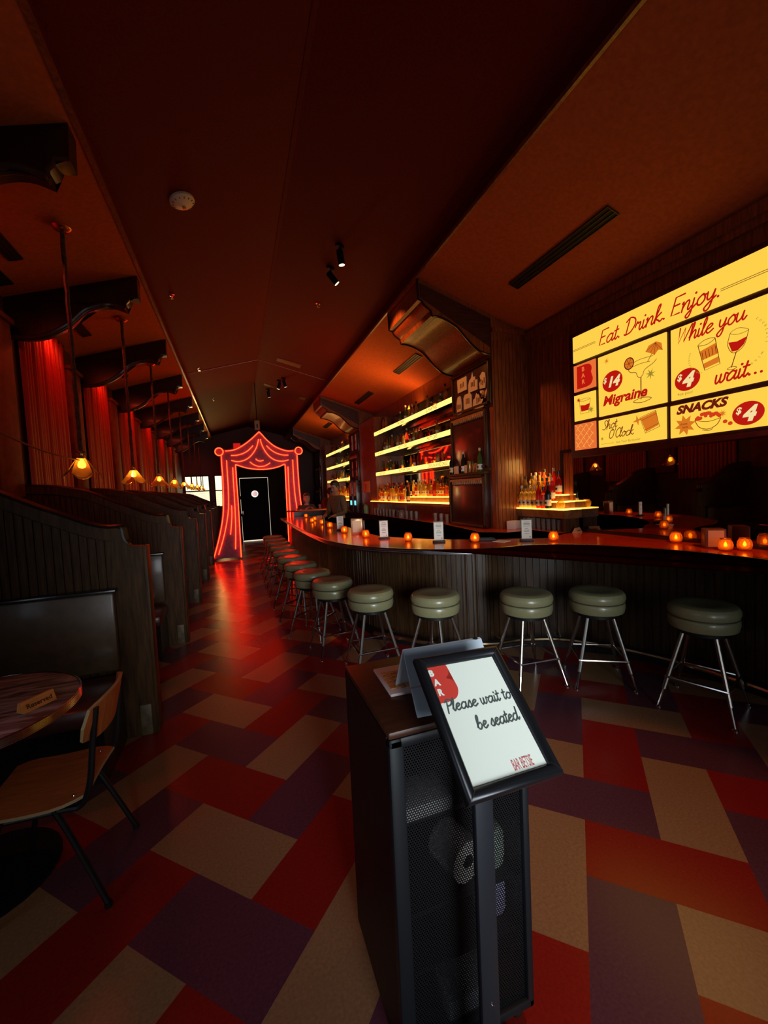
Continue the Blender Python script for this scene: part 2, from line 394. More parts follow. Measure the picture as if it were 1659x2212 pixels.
# far end: vestibule with a dark door, end windows with blinds
b = MB()
for p0, p1 in (((-.2, 15.4, 0), (.1, 15.52, 3.0)), ((1.12, 15.4, 0), (2.1, 15.52, 3.0)), ((.1, 15.4, 2.29), (1.12, 15.52, 3.0)), ((-.2, 15.52, 0), (-.08, 18.5, 3.0)), ((-.2, 15.4, 3.0), (2.1, 18.5, 3.06))): b.b2(p0, p1)
struct('wall_vestibule', b, mat('near_black_wall', (.012, .006, .005), .85, spec=.1))
d1 = struct('door_1', MB().b2((.135, 15.44, .03), (1.09, 15.48, 2.24)), mat('matt_black_door', (.006, .005, .005), .9, spec=.05))
GAP = emis('daylight_gap', (1, .86, .62), 1.1)
b = MB()
for p0, p1 in (((1.088, 15.45, .03), (1.10, 15.46, 2.25)), ((.125, 15.45, .05), (.133, 15.46, .9)), ((.125, 15.45, 1.0), (.133, 15.46, 1.5)), ((.125, 15.45, 1.62), (.133, 15.46, 2.25)), ((.13, 15.45, .0), (1.09, 15.46, .028)), ((.13, 15.45, 2.245), (1.09, 15.46, 2.258))): b.b2(p0, p1)
b.build('light_gap', GAP, d1)
MW = frame((.62, 15.435, 1.68), (1, 0, 0), (0, 0, 1))
b = MB(); b.lathe([(.11, 0), (.12, .0), (.12, .02), (.09, .02), (.09, 0)], 32, (.62, 15.44, 1.68), Matrix.Rotation(PI/2, 3, 'X')); b.build('porthole_ring', STEEL, d1)
b = MB(); b.lathe([(0, .004), (.095, .004)], 32, (.62, 15.437, 1.68), Matrix.Rotation(PI/2, 3, 'X')); b.build('porthole_glass', mat('lit_porthole', (.1, .08, .08), .1, emit=(.62, .25, .17), es=.9), d1)
b = MB(); b.b2((.15, 15.38, .95), (.2, 15.44, 1.1), .008); b.build('door_handle', STEEL, d1)
WIN = emis('daylit_window_glass', (1, .90, .55), 1.7)
BLIND = mat('backlit_white_blind', (.75, .72, .6), .6, emit=(1, .88, .5), es=.25)  # emission stands in for daylight coming through the slats
for i, (x0, x1, z0, z1) in enumerate(((-1.92, -1.05, 1.25, 2.5), (-.80, -.5, 1.25, 2.5))):
    wn = struct('window_%d' % (i+1), MB().b2((x0, YE-.03, z0), (x1, YE-.02, z1)), WIN)
    b = MB()
    for p0, p1 in (((x0-.05, YE-.07, z0-.05), (x0, YE, z1+.05)), ((x1, YE-.07, z0-.05), (x1+.05, YE, z1+.05)), ((x0, YE-.07, z1), (x1, YE, z1+.05)), ((x0, YE-.07, z0-.05), (x1, YE, z0))): b.b2(p0, p1)
    n = 3 if i == 0 else 0
    for k in range(n): b.b2((x0+(k+1)*(x1-x0)/(n+1)-.015, YE-.06, 1.95), (x0+(k+1)*(x1-x0)/(n+1)+.015, YE-.02, z1))
    b.b2((x0, YE-.06, 1.88), (x1, YE-.02, 1.93)); b.build('window_frame', BLACK, wn)
    b = MB()
    for k in range(16): b.box(((x0+x1)/2, YE-.085, z0+.02+k*.039), (x1-x0, .028, .004), R=Matrix.Rotation(.5, 3, 'X'))
    b.build('window_blind', BLIND, wn)
# the glazed entrance behind the camera
wn = struct('door_2', MB().b2((-.3, YB+.01, .1), (1.4, YB+.03, 2.5)), mat('entrance_glass', (.5, .55, .6), .05, emit=(.8, .92, 1), es=.4))
b = MB()
for x in (-.34, .52, 1.38): b.b2((x, YB, 0), (x+.08, YB+.08, 2.55))
b.b2((-.34, YB, 0), (1.46, YB+.08, .12)); b.b2((-.34, YB, 2.47), (1.46, YB+.08, 2.55)); b.build('door_frame', STEEL, wn)
wn = struct('window_3', MB().b2((2.1, YB+.01, .35), (3.4, YB+.03, 2.3)), emis('street_window_glass', (.62, .82, 1.0), 1.1))
b = MB()
for x in (2.04, 2.73, 3.40): b.b2((x, YB, .3), (x+.05, YB+.07, 2.36))
b.b2((2.04, YB, .28), (3.45, YB+.07, .35)); b.b2((2.04, YB, 2.30), (3.45, YB+.07, 2.37)); b.build('window_frame', BLACKM, wn)
wn = struct('window_4', MB().b2((XL+.005, -.4, 1.0), (XL+.02, 1.1, 2.5)), emis('side_street_glass', (.70, .84, 1.0), 1.2))
b = MB()
for y in (-.45, .33, 1.1): b.b2((XL, y, .95), (XL+.06, y+.05, 2.55))
b.b2((XL, -.45, .95), (XL+.06, 1.15, 1.0)); b.b2((XL, -.45, 2.5), (XL+.06, 1.15, 2.55)); b.build('window_frame', BLACKM, wn)
# ================================================================== LEFT SIDE: BOOTHS
yk = [3.18+1.87*k for k in range(8)]
PT = [(-.60, 1.305), (-.695, 1.308), (-.715, 1.322), (-.735, 1.36), (-.745, 1.425), (-.765, 1.437), (-.82, 1.438), (-.90, 1.457), (-.975, 1.488), (-1.07, 1.535), (-1.19, 1.59), (-1.29, 1.642), (-1.40, 1.70), (-1.55, 1.755), (-1.75, 1.795), (-2.01, 1.81)]
def ptz(x):
    for (xa, za), (xb, zb) in zip(PT[5:], PT[6:]):
        if xb <= x <= xa: return za+(zb-za)*(xa-x)/(xa-xb)
    return 1.437
def make_partition():
    r = thing('booth_partition', 'dark wood booth divider with scrolled top rail nearest the camera', 'booth divider')
    b = MB(); low = [(x, z-.03) for x, z in PT[4:]]
    b.prism([(-.70, 0), (-.70, 1.27)]+low+[(-2.01, 0)], 'xz', .014, .086)
    n = 25
    for i in range(n):
        x0 = -.80-i*.047; x1 = x0-.040
        if x1 < -2.0: break
        b.prism([(x1, .1), (x0, .1), (x0, ptz(x0)-.085), (x1, ptz(x1)-.085)], 'xz', 0, .014)
    b.build('beadboard_panel', WOOD, r)
    b = MB(); head = crom(PT[4:], 5)
    b.prism([tuple(p) for p in head]+[(p[0], p[1]-.075) for p in reversed(head)], 'xz', -.006, .106); b.build('header_board', WOOD, r)
    b = MB(); cv = crom(PT[2:], 6)
    for yy in (.012, .052, .088): b.tube([(p[0], yy, p[1]+.004) for p in cv], .017, 8)
    b.build('cap_rail', BLACKW, r)
    b = MB(); b.prism([(-.80, 0), (-.612, 0), (-.612, 1.302)]+PT[1:5]+[(-.80, 1.425)], 'xz', -.006, .106); b.b2((-.625, -.010, 0), (-.60, .110, 1.306), .004)
    b.build('post', WOOD, r)
    b = MB(); b.b2((-.712, -.022, 0), (-.642, .122, .215), .006); b.build('base_block', noisy('worn_walnut', (.12, .085, .04), .5, .4, 20, .1), r)
    # upholstered seats on both faces
    for sgn, nm in ((-1, 'bench'), (1, 'bench')):
        y0 = 0 if sgn < 0 else .1
        b = MB(); b.b2((-2.0, y0+sgn*.012, .50), (-.80, y0+sgn*.065, 1.02), .015); bk = b.build('backrest', noisy('brown_leatherette', (.105, .06, .028), .38, .25, 14, .05, coat=.2), r)
        b = MB(); b.b2((-2.0, y0+sgn*.012, 1.018), (-.782, y0+sgn*.082, 1.043), .006); b.build('backrest_trim', mat('black_piping', (.02, .018, .02), .18, spec=.8), bk)
        b = MB(); b.b2((-2.0, y0+sgn*.03, .36), (-.78, y0+sgn*.52, .47), .03); st = b.build('seat', noisy('oxblood_leatherette', (.10, .03, .02), .33, .2, 20, .05, coat=.2), r)
        b = MB(); b.b2((-2.0, y0+sgn*.03, 0), (-.80, y0+sgn*.46, .36)); b.build('seat_base', BLACKW, r)
    return r
part0 = make_partition(); part0.location = (0, yk[0], 0)
for k in range(1, 8):
    dup(part0, (0, yk[k], 0), label='dark wood booth divider with scrolled top rail, %s along the aisle from the camera' % ORD[k], group='booth dividers down the left side')
part0['group'] = 'booth dividers down the left side'
# booth tables
RAIL = mat('ribbed_metal_edge', (.78, .74, .68), .18, 1.)
def booth_table():
    r = thing('booth_table', 'narrow booth table with metal edge in the nearest booth', 'table', group='tables in the booths')
    pts = [(-2.0, -.29), (-.93, -.29), (-.84, -.265), (-.79, -.20), (-.775, 0), (-.79, .20), (-.84, .265), (-.93, .29), (-2.0, .29)]
    pts = [tuple(p) for p in crom(pts[:1]+pts[1:-1]+pts[-1:], 4)]
    MB().prism(pts, 'xy', .725, .757).build('tabletop', mat('dark_laminate', (.03, .012, .010), .15), r)
    b = MB()
    for zz in (.728, .741, .754): b.tube([(p[0], p[1], zz) for p in pts], .0075, 6)
    b.build('metal_edge', RAIL, r)
    b = MB(); b.cyl((-1.35, 0, .02), .04, .7); b.cyl((-1.35, 0, 0), .26, .025, 24, .24); b.build('pedestal', BLACKM, r)
    return r
bt = booth_table(); bt.location = (0, yk[0]+.985, 0)
for k in range(1, 7): dup(bt, (0, yk[k]+.985, 0), label='narrow booth table with metal edge in the %s booth from the camera' % ORD[k])
RC = mat('red_lit_card', (.65, .03, .02), .3, spec=.6)  # red light falling on the cards is put into their base colour
for k in range(3):
    o = MB().box((0, 0, .004), (.11, .11, .006), bev=.002).build('coaster', RC)
    o.location = (-.90, yk[k]+.93, .757); o.rotation_euler.z = .7
    tag(o, 'square red-lit coaster on the table of the %s booth' % ORD[k], 'coaster', 'coasters on booth tables')
# scrolled ceiling brackets
BP = [(-.85, 4.03), (-.857, 3.775), (-.935, 3.765), (-.948, 3.72), (-.975, 3.69), (-.98, 3.645)]
BC = [(-.98, 3.645), (-1.08, 3.675), (-1.175, 3.672), (-1.28, 3.635), (-1.365, 3.585), (-1.495, 3.45), (-1.68, 3.332), (-1.854, 3.283), (-2.01, 3.285)]
def bracket_left():
    r = thing('ceiling_bracket', 'scrolled black ceiling bracket over the nearest booth divider, at the left edge', 'bracket', group='scrolled brackets over the booths')
    cv = [tuple(p) for p in crom(BC, 6)]
    MB().prism([(-.85, zleft(-.85)-.004)]+BP[1:]+cv[1:]+[(-2.01, zleft(-2.01)-.004)], 'xz', .0, .14).build('panel', BLACKW, r)
    b = MB()
    for yy in (-.006, .035): b.tube([(p[0], yy, p[1]-.006) for p in cv], .02, 8)
    b.tube([(x, -.004, z) for x, z in BP[1:]], .014, 6)
    b.build('moulding', noisy('polished_ebony', (.05, .025, .015), .22, .3, 9, .05, coat=.4), r)
    return r
br = bracket_left(); br.location = (0, yk[0]+.0, 0)
for k in range(1, 8): dup(br, (0, yk[k]+.03, 0), label='scrolled black ceiling bracket, %s from the camera on the booth side' % ORD[k])
# red string drapes on the wall between brackets
DRAPE = noisy('red_satin_drape', (.36, .005, .003), .34, .12, 24, .02, stretch=(8, 8, .2))
def drape():
    b = MB(); top = []; n = 150; rows = [3.63, 3.0, 2.3, 1.55]
    rnd = random.Random(3); ph = [rnd.uniform(.7, 1.3) for _ in range(40)]
    grid = []
    for j, z in enumerate(rows):
        row = []
        for i in range(n+1):
            y = 1.12*i/n; s = y/.07; k = int(s)
            d = .045*abs(math.sin(PI*s))**.8*ph[k % 40]+.006*math.sin(2.2*s+j*.3)
            row.append(b.bm.verts.new((-1.985+d, y+.004*math.sin(z*3+k), z)))
        grid.append(row)
    for a, c in zip(grid, grid[1:]):
        for i in range(n): b._f([a[i], a[i+1], c[i+1], c[i]])
    return b
dr = thing('drape', 'pleated red drape on the left wall beside the nearest divider', 'drape', group='red drapes down the left wall')
drape().build('curtain', DRAPE, dr)
MB().b2((-2.0, -.02, 3.60), (-1.95, 1.14, 3.635), .004).build('curtain_rail', BLACKM, dr)
dr.location = (0, yk[0]+.18, 0)
for k in range(1, 7): dup(dr, (0, yk[k]+.18, 0), label='pleated red drape on the left wall, %s from the camera' % ORD[k])
b = MB()
for k in range(7):
    y = yk[k]+1.36
    b.b2((XL, y, 1.7), (-1.93, y+.42, 3.35), .01); b.b2((XL, y-.02, 3.35), (-1.90, y+.44, 3.40), .008)
struct('trim_6', b, noisy('dull_red_pilaster', (.16, .03, .012), .7, .3, 9, .05, spec=.15))
# pendants over the booth tables
def pendant():
    r = thing('pendant_lamp', 'amber glass petal pendant on a sleeved cord, nearest the camera', 'pendant lamp', group='amber pendants over the booths')
    MB().lathe([(0, 3.87), (.06, 3.865), (.068, 3.85), (.05, 3.83), (.02, 3.82), (0, 3.82)], 20).build('canopy', BRASS, r)
    b = MB(); rnd = random.Random(5); pts = [(0.0018*math.sin(i*1.3), .0018*math.cos(i*1.7), 3.83-i*(3.83-2.03)/40) for i in range(41)]
    b.tube(pts, [.0145+.004*rnd.random() for _ in pts], 7); b.build('cord_sleeve', noisy('brown_velvet', (.075, .028, .018), .8, .5, 40, .3), r)
    b = MB(); b.lathe([(0, 2.05), (.035, 2.045), (.012, 2.03), (.012, 2.015), (.03, 2.01), (.034, 1.985), (0, 1.985)], 14); b.build('fitter', BRASS, r)
    b = MB(); b.lathe([(0, 1.985), (.014, 1.98), (.018, 1.965), (.028, 1.945), (.03, 1.93), (.022, 1.912), (0, 1.905)], 14); b.build('bulb', emis('warm_filament_bulb', (1, .42, .08), 22), r)
    for k in range(4):
        R = Matrix.Rotation(k*PI/2+.25, 3, 'Z'); b = MB(); g = []
        for v, (d, hw) in zip((2.0, 1.97, 1.935, 1.90, 1.875, 1.86), ((.027, .022), (.048, .036), (.070, .049), (.093, .060), (.115, .066), (.131, .068))):
            g.append([b.bm.verts.new(R @ Vector((d-.25*hw*abs(t)**2, hw*t, v-(.02*(1-t*t) if v < 1.87 else 0)))) for t in (-1, -.6, -.2, .2, .6, 1)])
        g.append([b.bm.verts.new(R @ Vector((.134-.008*abs(t), .063*t, 1.86-.035*(1-t*t)-.004))) for t in (-1, -.6, -.2, .2, .6, 1)])
        for A, B in zip(g, g[1:]):
            for i in range(5): b._f([A[i], A[i+1], B[i+1], B[i]])
        bmesh.ops.solidify(b.bm, geom=b.bm.faces[:], thickness=.004)
        pet = b.build('glass_petal', AMBERG, r)
        rim = MB().tube([R @ Vector((.134-.008*abs(t/6), .063*t/6, 1.86-.035*(1-t*t/36)-.004)) for t in range(-6, 7)], .0032, 6)
        rim.build('petal_rim', mat('polished_glass_edge', (.9, .6, .25), .12, .6), pet)
    return r
pn = pendant(); py = [4.1+1.87*k for k in range(8)]; pn.location = (-1.2, py[0], 0)
for k in range(1, 8): dup(pn, (-1.2-.006*k, py[k], .012*k), .55*k, label='amber glass petal pendant on a sleeved cord, %s from the camera' % ORD[k])
for k in range(8): light('pendant_bulb_light', 'POINT', (-1.2-.006*k, py[k], 1.93+.012*k), 1.0, (1, .46, .12), .03)
o = MB().tube([(-1.2, 2.3+1.75*t/12, 2.11-.14*t/12-.05*math.sin(PI*t/12)) for t in range(13)], .006, 6).build('swag_cord', noisy('red_cord', (.22, .06, .03), .5, .3, 80, .2))
tag(o, 'thin reddish cord slung towards the nearest pendant', 'cord')
# vents in the left slope
def vent(xc, y0, y1, wd, slope, label, zf, group, open_=True):
    R = Matrix.Rotation(math.atan(slope), 3, 'Y'); c = (xc, (y0+y1)/2, zf(xc)-.006)
    r = thing('ceiling_vent', label, 'vent', c, 0, group)
    MB().box((0, 0, 0), (wd, y1-y0, .01), R=R).build('backing', mat('vent_black', (.004, .004, .004), .7), r)
    b = MB()
    for t in (-.5, -.17, .17, .5): b.box(R @ Vector((t*(wd-.006), 0, -.007)), (.007, y1-y0, .010), R=R)
    b.box(R @ Vector((0, (y1-y0)/2, -.006)), (wd, .008, .01), R=R); b.box(R @ Vector((0, -(y1-y0)/2, -.006)), (wd, .008, .01), R=R)
    b.build('slat', mat('vent_bronze', (.03, .014, .009), .4), r)
for i, (x, y0, y1) in enumerate(((-1.67, 3.6, 4.5), (-1.89, 4.0, 4.86), (-1.67, 5.45, 6.3), (-1.67, 7.4, 8.2))):
    vent(x, y0, y1, .11, -.30, 'black slot vent in the sloping ceiling over the booths, %s from the camera' % ORD[i], zleft, 'slot vents over the booths')
for i, (x, y0, y1) in enumerate(((2.93, 2.52, 3.76), (2.89, 6.1, 7.1), (2.89, 8.6, 9.75), (2.87, 12.6, 13.5))):
    vent(x, y0, y1, .125, .333, 'long black slot vent in the russet ceiling over the bar, %s from the camera' % ORD[i], zright, 'slot vents over the bar')
# smoke detector, sprinklers, spotlights on the middle ceiling
def slopeR(x): s = (ZR-ZI)/(RX-EL); return Matrix.Rotation(-math.atan(s) if x < RX else math.atan(s), 3, 'Y')
r = thing('smoke_detector', 'round cream smoke detector on the dark ceiling', 'smoke detector', (-.30, 4.2, zcen(-.30)))
IV = mat('warm_lit_ivory', (.90, .74, .52), .5)
MB().lathe([(0, 0), (.105, 0), (.108, -.02), (.095, -.035), (.07, -.05), (.05, -.062), (0, -.064)], 32, R=slopeR(-.3)).build('housing', IV, r)
MB().lathe([(.016, -.06), (.016, -.082), (.0, -.085)], 12, R=slopeR(-.3)).build('sensor', STEEL, r)
b = MB()
for k in range(14):
    R = slopeR(-.3) @ Matrix.Rotation(k*2*PI/14, 3, 'Z'); b.box(R @ Vector((.083, 0, -.041)), (.022, .006, .008), R=R)
b.build('grille', mat('smoke_grille', (.2, .16, .12), .6), r)
for i, (x, y) in enumerate(((-.62, 5.95), (1.30, 6.1), (-.55, 9.2), (-.42, 12.1))):
    r = thing('sprinkler_head', 'small metal sprinkler head in the dark ceiling, %s from the camera' % ORD[i], 'sprinkler', (x, y, zcen(x)), 0, 'sprinkler heads')
    MB().lathe([(0, 0), (.035, 0), (.033, -.008), (.014, -.012), (.012, -.03), (0, -.03)], 16, R=slopeR(x)).build('escutcheon', CHROME, r)
    b = MB(); b.lathe([(0, -.05), (.022, -.05), (.022, -.053), (0, -.053)], 12); b.tube([(.012, 0, -.02), (.016, 0, -.04), (0, 0, -.05), (-.016, 0, -.04), (-.012, 0, -.02)], .003, 5); b.build('deflector', CHROME, r)
def spot(x, y, aim, label, e, cone=1.0):
    p = Vector((x, y, zcen(x))); r = thing('spotlight', label, 'spotlight', p, 0, 'ceiling spotlights')
    MB().lathe([(0, .0), (.05, 0), (.05, -.03), (0, -.03)], 16, R=slopeR(x)).build('mount', BLACKM, r)
    a = (Vector(aim)-p).normalized(); q = a.to_track_quat('Z', 'Y').to_matrix(); c = Vector((0, 0, -.10))
    b = MB(); b.tube([(0, 0, -.02), (.0, 0, -.09)], .012, 8); b.build('stem', BLACKM, r)
    MB().lathe([(0, -.05), (.034, -.05), (.038, -.03), (.038, .11), (.034, .11), (.032, .09), (0, .09)], 18, c, q).build('lamp_head', BLACKM, r)
    MB().lathe([(0, .0), (.034, 0)], 18, c+a*.112, q).build('lens', emis('spot_lens', (1, .84, .45), 2.2), r)
    light('spotlight_beam', 'SPOT', p+c+a*.13, e, (1, .34, .07), .03, aim=aim, spot=cone)
spot(1.27, 4.64, (1.72, 4.75, 1.0), 'black cylinder ceiling spotlight, nearer of the near pair', 260, .55)
spot(1.27, 5.12, (3.05, 4.95, 2.2), 'black cylinder ceiling spotlight, farther of the near pair', 110)
spot(1.24, 10.2, (2.3, 10.6, 1.0), 'black ceiling spotlight over the middle of the room, right of the seam', 10)
spot(1.16, 10.5, (.3, 10.8, 1.6), 'black ceiling spotlight beside the middle one, turned to the left', 5)
spot(.98, 11.6, (1.6, 12.5, 1.2), 'small black ceiling spotlight right above the neon gate', 3)
b = MB(); b.b2((EL+.02, 8.9, ZI-.002), (EL+.04, 8.91, ZI+.01))
x0, x1 = EL+.02, ER-.02
b.tube([(x0, 9.4, zcen(x0)-.006), (RX, 9.4, ZR-.006), (x1, 9.4, zcen(x1)-.006)], .006, 6); struct('trim_7', b, WOODM)
PATCH = mat('ceiling_access_plate', (.16, .075, .04), .6)
for i, (x, y, lx, ly) in enumerate(((1.22, 9.0, .5, .22), (1.05, 11.2, .42, .2), (1.86, 11.5, .16, .2))):
    o = MB().box((0, 0, -.006), (lx, ly, .012), R=slopeR(x), bev=.003).build('access_plate', PATCH); o.location = (x, y, zcen(x))
    tag(o, 'flat rectangular plate on the dark ceiling, %s from the camera' % ORD[i], 'ceiling plate', 'ceiling plates')
# ================================================================== NEON CURTAIN GATE
GY = 11.2
gate = thing('neon_gate', 'curtain-shaped archway outlined in red neon tubes at the end of the aisle', 'neon sign', (.645, GY+.05, 0))
NE = dict(
top=[(-.198, 2.775), (-.068, 2.786), (.079, 2.827), (.268, 2.936), (.443, 3.07), (.581, 3.196), (.652, 3.26), (.721, 3.186), (.835, 3.049), (.999, 2.901), (1.167, 2.811), (1.34, 2.759), (1.498, 2.761)],
v1=[(-.067, 2.662), (.069, 2.666), (.217, 2.706), (.351, 2.781), (.479, 2.906)], v2=[(.817, 2.903), (.934, 2.784), (1.064, 2.704), (1.216, 2.656), (1.363, 2.649)],
v3=[(-.069, 2.535), (.077, 2.503), (.225, 2.527), (.358, 2.598), (.477, 2.722), (.57, 2.876), (.617, 3.031), (.626, 3.073)],
v4=[(.676, 3.073), (.684, 2.992), (.729, 2.855), (.814, 2.697), (.94, 2.567), (1.091, 2.499), (1.246, 2.496), (1.359, 2.522)],
s1=[(.527, 2.565), (.568, 2.526), (.632, 2.505), (.718, 2.523)], s2=[(.379, 2.491), (.459, 2.421), (.587, 2.369), (.719, 2.372), (.816, 2.413), (.882, 2.454)],
arch=[(.016, .045), (.022, .563), (.026, .953), (.030, 1.342), (.028, 1.729), (.024, 2.018), (.023, 2.307), (.026, 2.40), (.045, 2.421), (.232, 2.353), (.415, 2.311), (.601, 2.291), (.79, 2.293), (.983, 2.32), (1.141, 2.365), (1.245, 2.41), (1.262, 2.38), (1.262, 2.273), (1.253, 1.773), (1.249, 1.371), (1.247, .867), (1.242, .3), (1.24, .05)],
l1=[(-.299, 2.657), (-.303, 2.41), (-.300, 2.125), (-.309, 1.744), (-.322, 1.458), (-.349, 1.172), (-.403, .888), (-.485, .567), (-.576, .268), (-.648, .05)],
l2=[(-.182, 2.541), (-.185, 2.217), (-.187, 1.834), (-.202, 1.451), (-.230, 1.203), (-.296, .88), (-.389, .54), (-.52, .157)],
l3=[(-.046, 2.356), (-.052, 2.021), (-.053, 1.636), (-.058, 1.25), (-.075, .766), (-.108, .263)], l4=[(-.134, 1.39), (-.143, 1.159), (-.168, .909), (-.206, .65)],
r1=[(1.591, 2.646), (1.59, 2.364), (1.593, 2.062), (1.60, 1.728), (1.62, 1.40), (1.66, 1.1), (1.75, .7), (1.92, .06)], r2=[(1.47, 2.524), (1.467, 2.167), (1.47, 1.764), (1.49, 1.419), (1.53, 1.1), (1.62, .6), (1.75, .2)],
r3=[(1.335, 2.341), (1.329, 1.97), (1.326, 1.569), (1.326, 1.266), (1.323, .9), (1.35, .3)])
NEON = emis('red_neon_tube', (1.0, .022, .004), 14.0)
gx = lambda P: [(p[0]-.645, -.046, p[1]) for p in P]
for k, P in NE.items():
    if k == 'top': pts = [tuple(q) for q in crom(P[:7], 5)[:-1]]+[tuple(q) for q in crom(P[6:], 5)]
    else: pts = [tuple(q) for q in crom(P, 5)]
    MB().tube(gx(pts), .0105, 6).build('neon_tube', NEON, gate)
for cx in (-.346, 1.64):
    MB().tube(gx([(cx+.095*math.cos(t*PI/16), 2.76+.095*math.sin(t*PI/16)) for t in range(32)]), .0125, 6, closed=True).build('neon_tube', NEON, gate)
PAN = noisy('plum_painted_panel', (.20, .035, .085), .55, .25, 20, .05)
b = MB()
topc = [tuple(q) for q in crom(NE['top'], 4)]; low = [tuple(q) for q in crom(NE['arch'][8:16], 4)]
b.prism([(p[0]-.645, p[1]+.035) for p in [(-.43, 2.70)]+[(-.43, 2.80)]+topc+[(1.72, 2.80), (1.72, 2.70)]]+[(p[0]-.645, p[1]-.02) for p in [(1.33, 2.44)]+low[::-1]+[(-.04, 2.44)]], 'xz', -.03, .03)
lft = [tuple(q) for q in crom(NE['l1'], 4)]
for sg in (0, 1):
    pts = [(p[0]-.03, p[1]) for p in lft]
    fx = (lambda x: x-.645) if sg == 0 else (lambda x: .645-x)
    for (xa, za), (xb, zb) in zip(pts, pts[1:]): b.prism([(fx(xa), za), (fx(xb), zb), (fx(.045), zb), (fx(.045), za)], 'xz', -.028, .028)
b.build('backing_panel', PAN, gate)
b = MB()
for P in NE.values():
    for p in (P[1], P[-2]): b.tube([(p[0]-.645, -.05, p[1]), (p[0]-.645, -.03, p[1])], .006, 5)
b.build('tube_clip', BLACK, gate)
r = thing('gate_hanger', 'small tan box hanging under the ceiling right above the gate peak', 'hanger box', (.62, GY+.12, 3.33))
MB().box((0, 0, .12), (.13, .05, .24), bev=.006).build('box', mat('tan_plate', (.30, .2, .11), .6), r); MB().box((0, -.03, .10), (.035, .012, .10)).build('slot', BLACK, r)
MB().tube([(0, 0, .24), (0, 0, zcen(.62)-3.33)], .01, 6).build('rod', BLACKM, r)
r = thing('exit_sign', 'small glowing red box behind the left shoulder of the neon gate', 'exit sign', (.12, 15.47, 3.06))
MB().box((0, 0, .30), (.24, .06, .25), bev=.008).build('housing', mat('red_lit_box', (.3, .01, .01), .4, emit=(.8, .01, .01), es=.7), r)
MB().b2((-.03, -.02, 0), (.03, .02, .18)).build('stand', BLACKM, r)
# ================================================================== BAR COUNTER
BZ = 1.045
FR = [(.98, 10.18), (.955, 8.2), (.945, 6.42), (.975, 4.98), (1.07, 4.34), (1.21, 3.94), (1.39, 3.67), (1.66, 3.37), (2.09, 3.14), (2.4, 3.09), (2.71, 2.95), (2.91, 2.71), (3.05, 2.44), (3.16, 2.11), (3.2, 1.8), (3.2, 1.3), (3.2, .6)]
BK = [(1.70, 10.18), (1.66, 8.2), (1.63, 6.03), (1.61, 4.95), (1.69, 4.6), (1.88, 4.23), (2.09, 3.95), (2.43, 3.65), (2.68, 3.52), (2.92, 3.36), (3.15, 3.44), (3.34, 3.52), (3.575, 3.535)]
fr = [Vector(p) for p in crom(FR, 8)]; bk = [tuple(p) for p in crom(BK, 6)]
def offs(P, d):
    out = []
    for i, p in enumerate(P):
        t = (P[min(i+1, len(P)-1)]-P[max(i-1, 0)]).normalized(); out.append(p+Vector((-t.y, t.x))*d)
    return out
bar = thing('bar_counter', 'long S-curved bar counter with red top and ribbed metal edge', 'bar counter', (0, 0, 0))
b = MB(); b.prism([tuple(p) for p in offs(fr, .012)]+[(3.575, .6)]+bk[::-1], 'xy', BZ-.045, BZ); b.build('countertop', TOPRED, bar)
prof = [(.012, -.05), (-.010, -.05), (-.016, -.045), (-.016, -.034), (-.009, -.031), (-.016, -.028), (-.016, -.018), (-.009, -.015), (-.016, -.012), (-.016, -.002), (-.010, .003), (.014, .003)]
b = MB(); rows = []
for p, q in zip(fr, offs(fr, 1)):
    n = q-p; rows.append([b.bm.verts.new((p.x+n.x*d, p.y+n.y*d, BZ+z)) for d, z in prof])
for A, B in zip(rows, rows[1:]):
    for i in range(len(prof)-1): b._f([A[i], A[i+1], B[i+1], B[i]])
b._f(rows[0]); b._f(rows[-1][::-1]); b.build('metal_edge', mat('polished_alloy_edge', (.74, .74, .75), .2, 1.), bar)
# panelled front with upright boards
dense = [Vector(p) for p in crom(FR, 220)]; acc = 0; cols = []
for a, c in zip(dense, dense[1:]):
    acc += (c-a).length; cols.append((c, acc))
b = MB(); pan = offs([c for c, _ in cols], .22); nrm = offs([c for c, _ in cols], 1); last = -1; rows = []; last_g = 0
for (c, s), p, q in zip(cols, pan, nrm):
    ph = (s % .055)/.055; g = .009 if (ph < .10 or ph > .90) else 0
    n = q-c
    if s-last > .02 or (g and s-last > .003) or (last_g and not g): rows.append([b.bm.verts.new((p.x+n.x*g, p.y+n.y*g, z)) for z in (.12, BZ-.045)]); last = s
    last_g = g
for A, B in zip(rows, rows[1:]): b._f([A[0], B[0], B[1], A[1]])
b.build('front_panel', noisy('blackened_oak', (.036, .017, .006), .40, .5, 9, .1, spec=.28, stretch=(6, 6, .6)), bar, auto=20)
b = MB(); kick = offs(fr, .25)
for A, B in zip(kick, kick[1:]): b._f([b.bm.verts.new(v) for v in ((A.x, A.y, 0), (B.x, B.y, 0), (B.x, B.y, .13), (A.x, A.y, .13))])
b.build('kick_plate', BLACK, bar)
b = MB()
bb = [Vector(p) for p in bk]
for A, B in zip(bb, bb[1:]): b._f([b.bm.verts.new(v) for v in ((A.x-.01, A.y-.01, 0), (B.x-.01, B.y-.01, 0), (B.x-.01, B.y-.01, BZ-.045), (A.x-.01, A.y-.01, BZ-.045))])
b.build('back_panel', BLACK, bar)
b = MB(); rp = [p for p in offs(fr, .035)]
b.tube([(p.x, p.y, .155) for p in rp[40:]], .019, 8)
fr_rail = b.build('foot_rail', mat('worn_brass_tube', (.60, .46, .26), .25, 1.), bar)
b = MB()
for i in range(44, len(rp), 12):
    q = offs(fr, .23)[i]; b.tube([(rp[i].x, rp[i].y, .155), (q.x, q.y, .155)], .012, 6)
